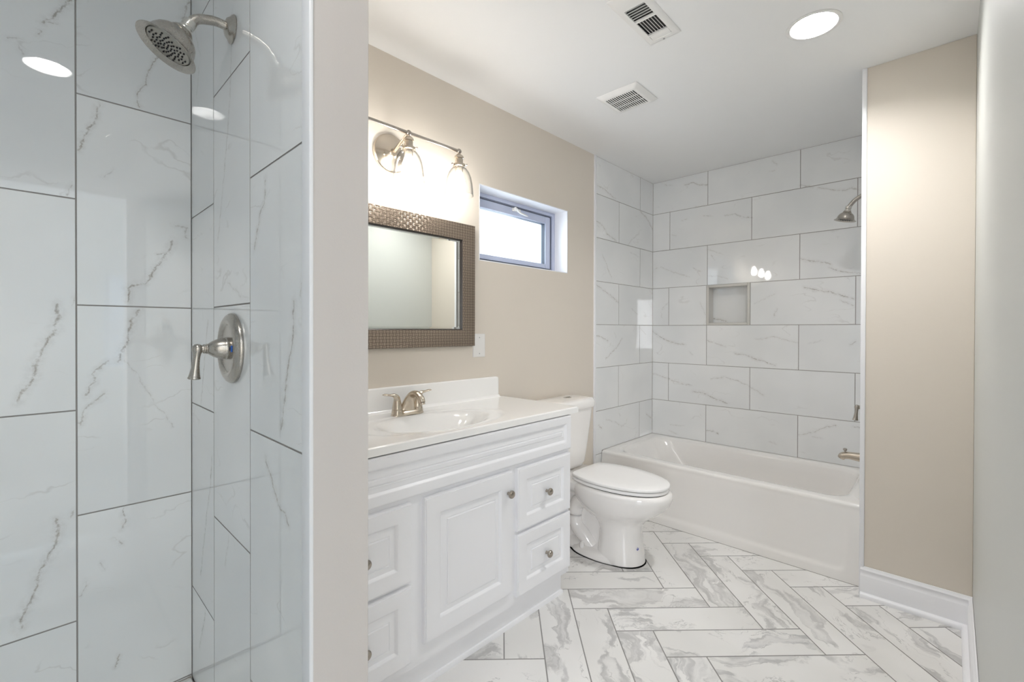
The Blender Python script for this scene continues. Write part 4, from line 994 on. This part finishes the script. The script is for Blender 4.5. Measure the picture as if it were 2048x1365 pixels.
# ---- faucet
def faucet():
    z0 = 0.8635; fx, fy = -1.690, 1.115
    t = thing('faucet', (fx, fy, z0), 'warm nickel two-handle faucet on the white vanity top', 'faucet')
    bm = BM(); q = []
    for s, z in ((1.0, 0.0), (1.0, 0.002), (0.97, 0.006), (0.86, 0.014), (0.74, 0.020), (0.5, 0.024)):
        q.append([Vector((fx + 0.0285 * s * math.copysign(abs(math.cos(a)) ** .8, math.cos(a)), fy + 0.079 * (0.35 + .65 * s) * math.copysign(abs(math.sin(a)) ** .7, math.sin(a)), z0 + z)) for a in [2 * math.pi * k / 48 for k in range(48)]])
    loft(bm, q); obj('base_plate', bm, M_nickw, t)
    bm = BM(); loft(bm, [[Vector((fx + 0.0295 * math.cos(a), fy + 0.080 * math.sin(a), z0 - 0.0005 + h)) for a in [2 * math.pi * k / 40 for k in range(40)]] for h in (0, 0.0022)]); obj('gasket', bm, M_black, t, smooth=0)
    bm = BM(); tube(bm, [(fx - 0.004, fy, z0 + 0.006), (fx + 0.002, fy, z0 + 0.035), (fx + 0.013, fy, z0 + 0.066), (fx + 0.036, fy, z0 + 0.090), (fx + 0.068, fy, z0 + 0.095), (fx + 0.097, fy, z0 + 0.081), (fx + 0.108, fy, z0 + 0.062)],
                     [0.024, 0.0205, 0.0165, 0.0135, 0.0128, 0.0130, 0.0128], 26, [2.15, 1.75, 1.45, 1.25, 1.15, 1.1, 1.05], up=(0, 1, 0))
    lathe(bm, [(0.0115, 0), (0.0118, 0.006), (0.0095, 0.008)], axis_mat((fx + 0.1075, fy, z0 + 0.062), (0.25, 0, -1)), 22); obj('spout', bm, M_nickw, t)
    for s in (-1, 1):
        hy = fy + s * 0.0515
        bm = BM(); lathe(bm, [(0.0245, 0.004), (0.0240, 0.012), (0.0215, 0.026), (0.0205, 0.0275)], Matrix.Translation((fx, hy, z0)), 32)
        lathe(bm, [(0.0208, 0.0285), (0.0205, 0.036), (0.0175, 0.052), (0.0150, 0.064), (0.0135, 0.070)], Matrix.Translation((fx, hy, z0)), 32)
        tube(bm, [(fx, hy, z0 + 0.058), (fx + 0.002, hy + s * 0.003, z0 + 0.076), (fx + 0.003, hy + s * 0.016, z0 + 0.088), (fx + 0.003, hy + s * 0.036, z0 + 0.0915), (fx + 0.003, hy + s * 0.056, z0 + 0.0945), (fx + 0.003, hy + s * 0.068, z0 + 0.0955)],
             [0.0142, 0.0132, 0.0100, 0.0082, 0.0090, 0.0070], 18, [1, 1, 0.85, 0.6, 0.5, 0.4])
        obj('lever_handle', bm, M_nickw, t)
faucet()

# ---- mirror
def mirror():
    y0, y1, z0, z1, w = 0.610, 1.572, 1.146, 1.7605, 0.0815; xf = XV + 0.024
    t = thing('wall_mirror', (XV, (y0 + y1) / 2, z0), 'framed mirror with a bronze woven-pattern frame above the vanity', 'mirror')
    bm = BM()
    def ring(i, dx): return [Vector((XV + dx, y, z)) for y, z in ((y0 + i, z0 + i), (y1 - i, z0 + i), (y1 - i, z1 - i), (y0 + i, z1 - i))]
    loft(bm, [ring(0, 0.001), ring(0, 0.021), ring(0.003, 0.024), ring(w - 0.002, 0.0225), ring(w, 0.021), ring(w, 0.004)], cap0=False, cap1=False); obj('mirror_frame', bm, M_wov, t)
    bm = BM(); loft(bm, [ring(w - 0.001, 0.0208), ring(w + 0.0045, 0.0165), ring(w + 0.006, 0.008)], cap0=False, cap1=False); obj('inner_lip', bm, M_lip, t, smooth=0)
    bm = BM(); loft(bm, [ring(w - 0.004, 0.0090), ring(w + 0.0135, 0.0108), ring(w + 0.0136, 0.0109)], cap0=False, cap1=True); obj('mirror_glass', bm, M_mirror, t, smooth=0)
mirror()

# ---- blank outlet cover
def cover():
    t = thing('outlet_cover', (XV, 1.617, 1.085), 'blank white wall plate beside the lower corner of the mirror', 'wall plate')
    bm = BM(); R = []
    for i, d in ((0, 0.0), (0, 0.0025), (0.0015, 0.0045), (0.004, 0.0058), (0.008, 0.0062)):
        R.append([Vector((XV + d, p.x, p.y)) for p in rrect(1.575 + i, 1.660 - i, 1.0855 + i, 1.2075 - i, 0.004, 0, 4)])
    loft(bm, R); obj('plate', bm, M_plast, t)
    for z in (1.104, 1.188):
        bm = BM(); lathe(bm, [(0.0032, 0.0), (0.0032, 0.001), (0.002, 0.0016)], axis_mat((XV + 0.006, 1.6175, z), (1, 0, 0)), 14); obj('screw', bm, M_screw, t)
cover()

# ---- vanity light
def vanity_light():
    bx, bz = XV + 0.145, 2.0525; ys = (0.818, 1.090, 1.362)
    t = thing('vanity_light', (XV, 1.09, 2.0), 'nickel bar light with clear glass bell shades on the wall above the mirror', 'wall light')
    bm = BM(); lathe(bm, [(0.0835, 0.0), (0.0845, 0.006), (0.0825, 0.012), (0.078, 0.015), (0.040, 0.021), (0.018, 0.0255), (0.014, 0.030), (0.0135, 0.034)], axis_mat((XV, 1.090, 2.002), (1, 0, 0)), 56); bp = obj('backplate', bm, M_nickw, t)
    bm = BM(); lathe(bm, [(0.0055, 0), (0.0055, 0.004), (0.003, 0.007)], axis_mat((XV + 0.017, 1.052, 1.985), (1, 0, 0)), 14); obj('screw', bm, M_nickw, bp)
    bm = BM(); lathe(bm, [(0.0055, 0), (0.0055, 0.004), (0.003, 0.007)], axis_mat((XV + 0.017, 1.128, 1.985), (1, 0, 0)), 14); obj('screw', bm, M_nickw, bp)
    bm = BM(); tube(bm, [(XV + 0.02, 1.090, 2.002), (XV + 0.045, 1.090, 2.010), (XV + 0.10, 1.090, 2.034), (bx, 1.090, bz)], 0.0072, 16); obj('arm', bm, M_nickw, t)
    bm = BM(); lathe(bm, [(0.0072, 0.0), (0.0072, ys[2] - ys[0] + 0.008)], axis_mat((bx, ys[0] - 0.004, bz), (0, 1, 0)), 18); obj('bar', bm, M_nickd, t)
    for y in ys:
        bm = BM(); bmesh.ops.create_uvsphere(bm, u_segments=20, v_segments=12, radius=0.0118, matrix=Matrix.Translation((bx, y, bz))); obj('ball_joint', bm, M_nickd, t)
        T = Matrix.Translation((bx, y, 0))
        bm = BM(); lathe(bm, [(0.005, 2.046), (0.006, 2.038), (0.013, 2.036), (0.0205, 2.029), (0.0225, 2.022), (0.0225, 2.018), (0.0185, 2.0165), (0.0185, 1.994), (0.0215, 1.9925), (0.0300, 1.9905), (0.0305, 1.982), (0.0275, 1.9795), (0.0190, 1.9785), (0.0180, 1.958), (0.016, 1.957)], T, 36)
        sk = obj('lamp_socket', bm, M_nickw, t)
        for a in (0.5, 2.6, 4.7):
            bm = BM(); dv = Vector((math.cos(a), math.sin(a), 0)); lathe(bm, [(0.002, 0.0), (0.002, 0.007), (0.0045, 0.0072), (0.0045, 0.0115), (0.002, 0.012)], axis_mat(Vector((bx, y, 1.986)) + dv * 0.029, dv), 12); obj('thumbscrew', bm, M_nickd, sk)
        bm = BM()
        o_ = [(0.0255, 1.9850), (0.0270, 1.9780), (0.0370, 1.9690), (0.0480, 1.9530), (0.0560, 1.9320), (0.0615, 1.9050), (0.0650, 1.8760), (0.0665, 1.8540), (0.0672, 1.8480)]
        i_ = [(r - 0.0022, z - 0.001) for r, z in o_[::-1]]; i_[0] = (0.0652, 1.8478)
        lathe(bm, o_ + i_, T, 56, cap0=False, cap1=False); obj('glass_shade', bm, M_glass, t, smooth=60)
        bm = BM(); lathe(bm, [(0.0125, 1.960), (0.0135, 1.950), (0.0190, 1.938), (0.0255, 1.924), (0.0290, 1.908), (0.0292, 1.896), (0.0265, 1.880), (0.0200, 1.869), (0.0100, 1.863), (0.001, 1.861)], T, 32); obj('bulb', bm, M_bulb, t, smooth=60)
vanity_light()

# ---- ceiling fittings
def can(x, y, label, glow):
    t = thing('recessed_light', (x, y, CEIL), label, 'ceiling light', None); T = Matrix.Translation((x, y, CEIL))
    bm = BM(); lathe(bm, [(0.0945, 0.0005), (0.0950, -0.002), (0.0925, -0.0038), (0.0835, -0.0045), (0.0800, -0.003), (0.0785, 0.002)], T, 64, cap0=False, cap1=False); obj('trim_ring', bm, M_plast, t)
    bm = BM(); lathe(bm, [(0.0788, 0.001), (0.0760, 0.010), (0.0680, 0.045), (0.0670, 0.052)], T, 64, cap0=False, cap1=False); obj('reflector_cone', bm, M_cone, t)
    bm = BM(); lathe(bm, [(0.0675, 0.046), (0.060, 0.0435), (0.001, 0.0425)], T, 48, cap0=False); obj('lamp', bm, glow, t)
    bm = BM(); lathe(bm, [(0.0845, 0.001), (0.0845, 0.09), (0.001, 0.091)], T, 32, cap0=False); obj('housing', bm, M_duct, t)
can(*CANS[0], 'bright round recessed light in the ceiling near the bathtub', M_can[0])
can(*CANS[1], 'recessed round light over the shower entry, seen only as a reflection', M_can[1])
t = thing('hall_fill_lamp', (1.2, 0.0, CEIL), 'added fill light in the unseen hall, shaped as a round flush ceiling light', 'ceiling light')  # fill lamp added behind the camera to brighten the room
bm = BM(); lathe(bm, [(0.16, 0.0), (0.162, -0.02), (0.15, -0.028)], Matrix.Translation((1.2, 0, CEIL)), 40, cap1=False); obj('lamp_rim', bm, M_plast, t)
bm = BM(); lathe(bm, [(0.15, -0.026), (0.12, -0.05), (0.06, -0.065), (0.001, -0.068)], Matrix.Translation((1.2, 0, CEIL)), 40, cap0=False); obj('diffuser', bm, emis('hall_fill_glow', (1.0, 0.96, 0.90), HALL_W), t)

def register():
    x0, x1, y0, y1 = -0.9305, -0.7965, 1.470, 1.8165; z = CEIL
    t = thing('air_register', ((x0 + x1) / 2, (y0 + y1) / 2, z), 'white rectangular air vent in the ceiling with dark open louvres', 'vent')
    a, b, c, d = REG
    bm = BM()
    L = [(0.0, 0.0), (0.0, -0.0015), (0.003, -0.0040), (0.014, -0.0055)]
    R = [[Vector((p.x, p.y, z + dz)) for p in rrect(x0 + i, x1 - i, y0 + i, y1 - i, 0.002, 0, 2)] for i, dz in L]
    R.append([Vector((p.x, p.y, z - 0.0055)) for p in rrect(a, b, c, d, 0.001, 0, 2)]); R.append([Vector((p.x, p.y, z + 0.004)) for p in rrect(a, b, c, d, 0.001, 0, 2)])
    loft(bm, R, cap0=False, cap1=False)
    g1, g2 = c + 0.088, c + 0.160     # cross bars between the three louvre groups
    box(bm, a, b, g1 - 0.005, g1 + 0.005, z - 0.0055, z + 0.003); box(bm, a, b, g2 + 0.034, g2 + 0.042, z - 0.0055, z + 0.003)
    obj('face_frame', bm, M_plast, t)
    gm = g2 + 0.034
    n = 7
    for k in range(n + 1):   # long blades of the middle group, running along the vent
        x = a + (b - a) * (k + 0.0) / n
        bm = BM(); q = bmesh.new(); bmesh.ops.create_cube(q, size=1.0)
        for v in q.verts: v.co = Vector((v.co.x * 0.0012, v.co.y * (gm - g1 - 0.010), v.co.z * 0.0045))
        merge(bm, q, Matrix.Translation((x, (g1 + gm) / 2 + 0.002, z - 0.002)) @ Matrix.Rotation(math.radians(-12), 4, 'Y')); obj('louvre', bm, M_plast, t, smooth=0)
    for k in range(6):       # short blades, near group
        y = c + 0.007 + 0.0145 * k
        if y > g1 - 0.006: break
        bm = BM(); q = bmesh.new(); bmesh.ops.create_cube(q, size=1.0)
        for v in q.verts: v.co = Vector((v.co.x * (b - a), v.co.y * 0.0012, v.co.z * 0.0045))
        merge(bm, q, Matrix.Translation(((a + b) / 2, y, z - 0.002)) @ Matrix.Rotation(math.radians(-20), 4, 'X')); obj('louvre', bm, M_plast, t, smooth=0)
    for k in range(4):       # short blades turned towards the viewer at the far end: they close the gap
        y = gm + 0.012 + 0.0085 * k
        bm = BM(); q = bmesh.new(); bmesh.ops.create_cube(q, size=1.0)
        for v in q.verts: v.co = Vector((v.co.x * (b - a - 0.003), v.co.y * 0.0012, v.co.z * 0.011))
        merge(bm, q, Matrix.Translation(((a + b) / 2, y, z - 0.003)) @ Matrix.Rotation(math.radians(48), 4, 'X')); obj('louvre', bm, M_plast, t, smooth=0)
    bm = BM(); box(bm, a + 0.001, b - 0.001, c + 0.001, d - 0.001, z + 0.006, z + 0.12)  # dark block above the louvres stands in for the duct's shade
    for (p, q_, r, s) in ((a - .004, a, c, d), (b, b + .004, c, d), (a, b, c - .004, c), (a, b, d, d + .004)): box(bm, p, q_, r, s, z + 0.0005, z + 0.1)
    obj('duct', bm, M_duct, t, smooth=0)
    bm = BM(); lathe(bm, [(0.004, 0.0), (0.004, 0.0015), (0.002, 0.002)], axis_mat(((x0 + x1) / 2, y1 - 0.014, z - 0.008), (0, 0, -1)), 12); obj('screw', bm, M_screw, t)
register()

def fan():
    cx, cy, z = -1.230, 2.145, CEIL; h = 0.1155
    t = thing('exhaust_fan', (cx, cy, z), 'square white exhaust fan grille with narrow black slots in the ceiling', 'exhaust fan')
    bm = BM(); hx = 0.082; hy = 0.078
    R = [[Vector((p.x, p.y, z + dz)) for p in rrect(cx - h + i, cx + h - i, cy - h + i, cy + h - i, 0.010, 0, 6)] for i, dz in ((0.004, 0.0), (0.0, -0.0015), (0.001, -0.0045), (0.018, -0.0165), (0.028, -0.0185))]
    R.append([Vector((p.x, p.y, z - 0.0185)) for p in rrect(cx - hx, cx + hx, cy - hy, cy + hy, 0.001, 0, 6)]); R.append([Vector((p.x, p.y, z - 0.012)) for p in rrect(cx - hx, cx + hx, cy - hy, cy + hy, 0.001, 0, 6)])
    loft(bm, R, cap0=False, cap1=False); g = obj('grille_frame', bm, M_plast, t, smooth=30)
    n = 14; p = 2 * hx / n
    for k in range(n + 1):
        x = cx - hx + p * k; wd = p * 0.22
        bm = BM(); box(bm, max(cx - hx, x - wd), min(cx + hx, x + wd), cy - hy, cy + hy, z - 0.0184, z - 0.0168); obj('slat', bm, M_plast, t, smooth=0)
    for y in (cy - hy * 0.36, cy + hy * 0.36):
        bm = BM(); box(bm, cx - hx, cx + hx, y - 0.0022, y + 0.0022, z - 0.0182, z - 0.0166); obj('cross_bar', bm, M_plast, t, smooth=0)
    a, b, c, d = FAN
    bm = BM(); box(bm, a, b, c, d, z + 0.02, z + 0.12); box(bm, cx - hx + 0.0005, cx + hx - 0.0005, cy - hy + 0.0005, cy + hy - 0.0005, z - 0.0125, z - 0.0115)  # black sheet behind the slots stands in for the shade inside
    for (p_, q_, r, s) in ((a - .004, a, c, d), (b, b + .004, c, d), (a, b, c - .004, c), (a, b, d, d + .004)): box(bm, p_, q_, r, s, z + 0.0005, z + 0.1)
    obj('housing', bm, M_black, t, smooth=0)
fan()
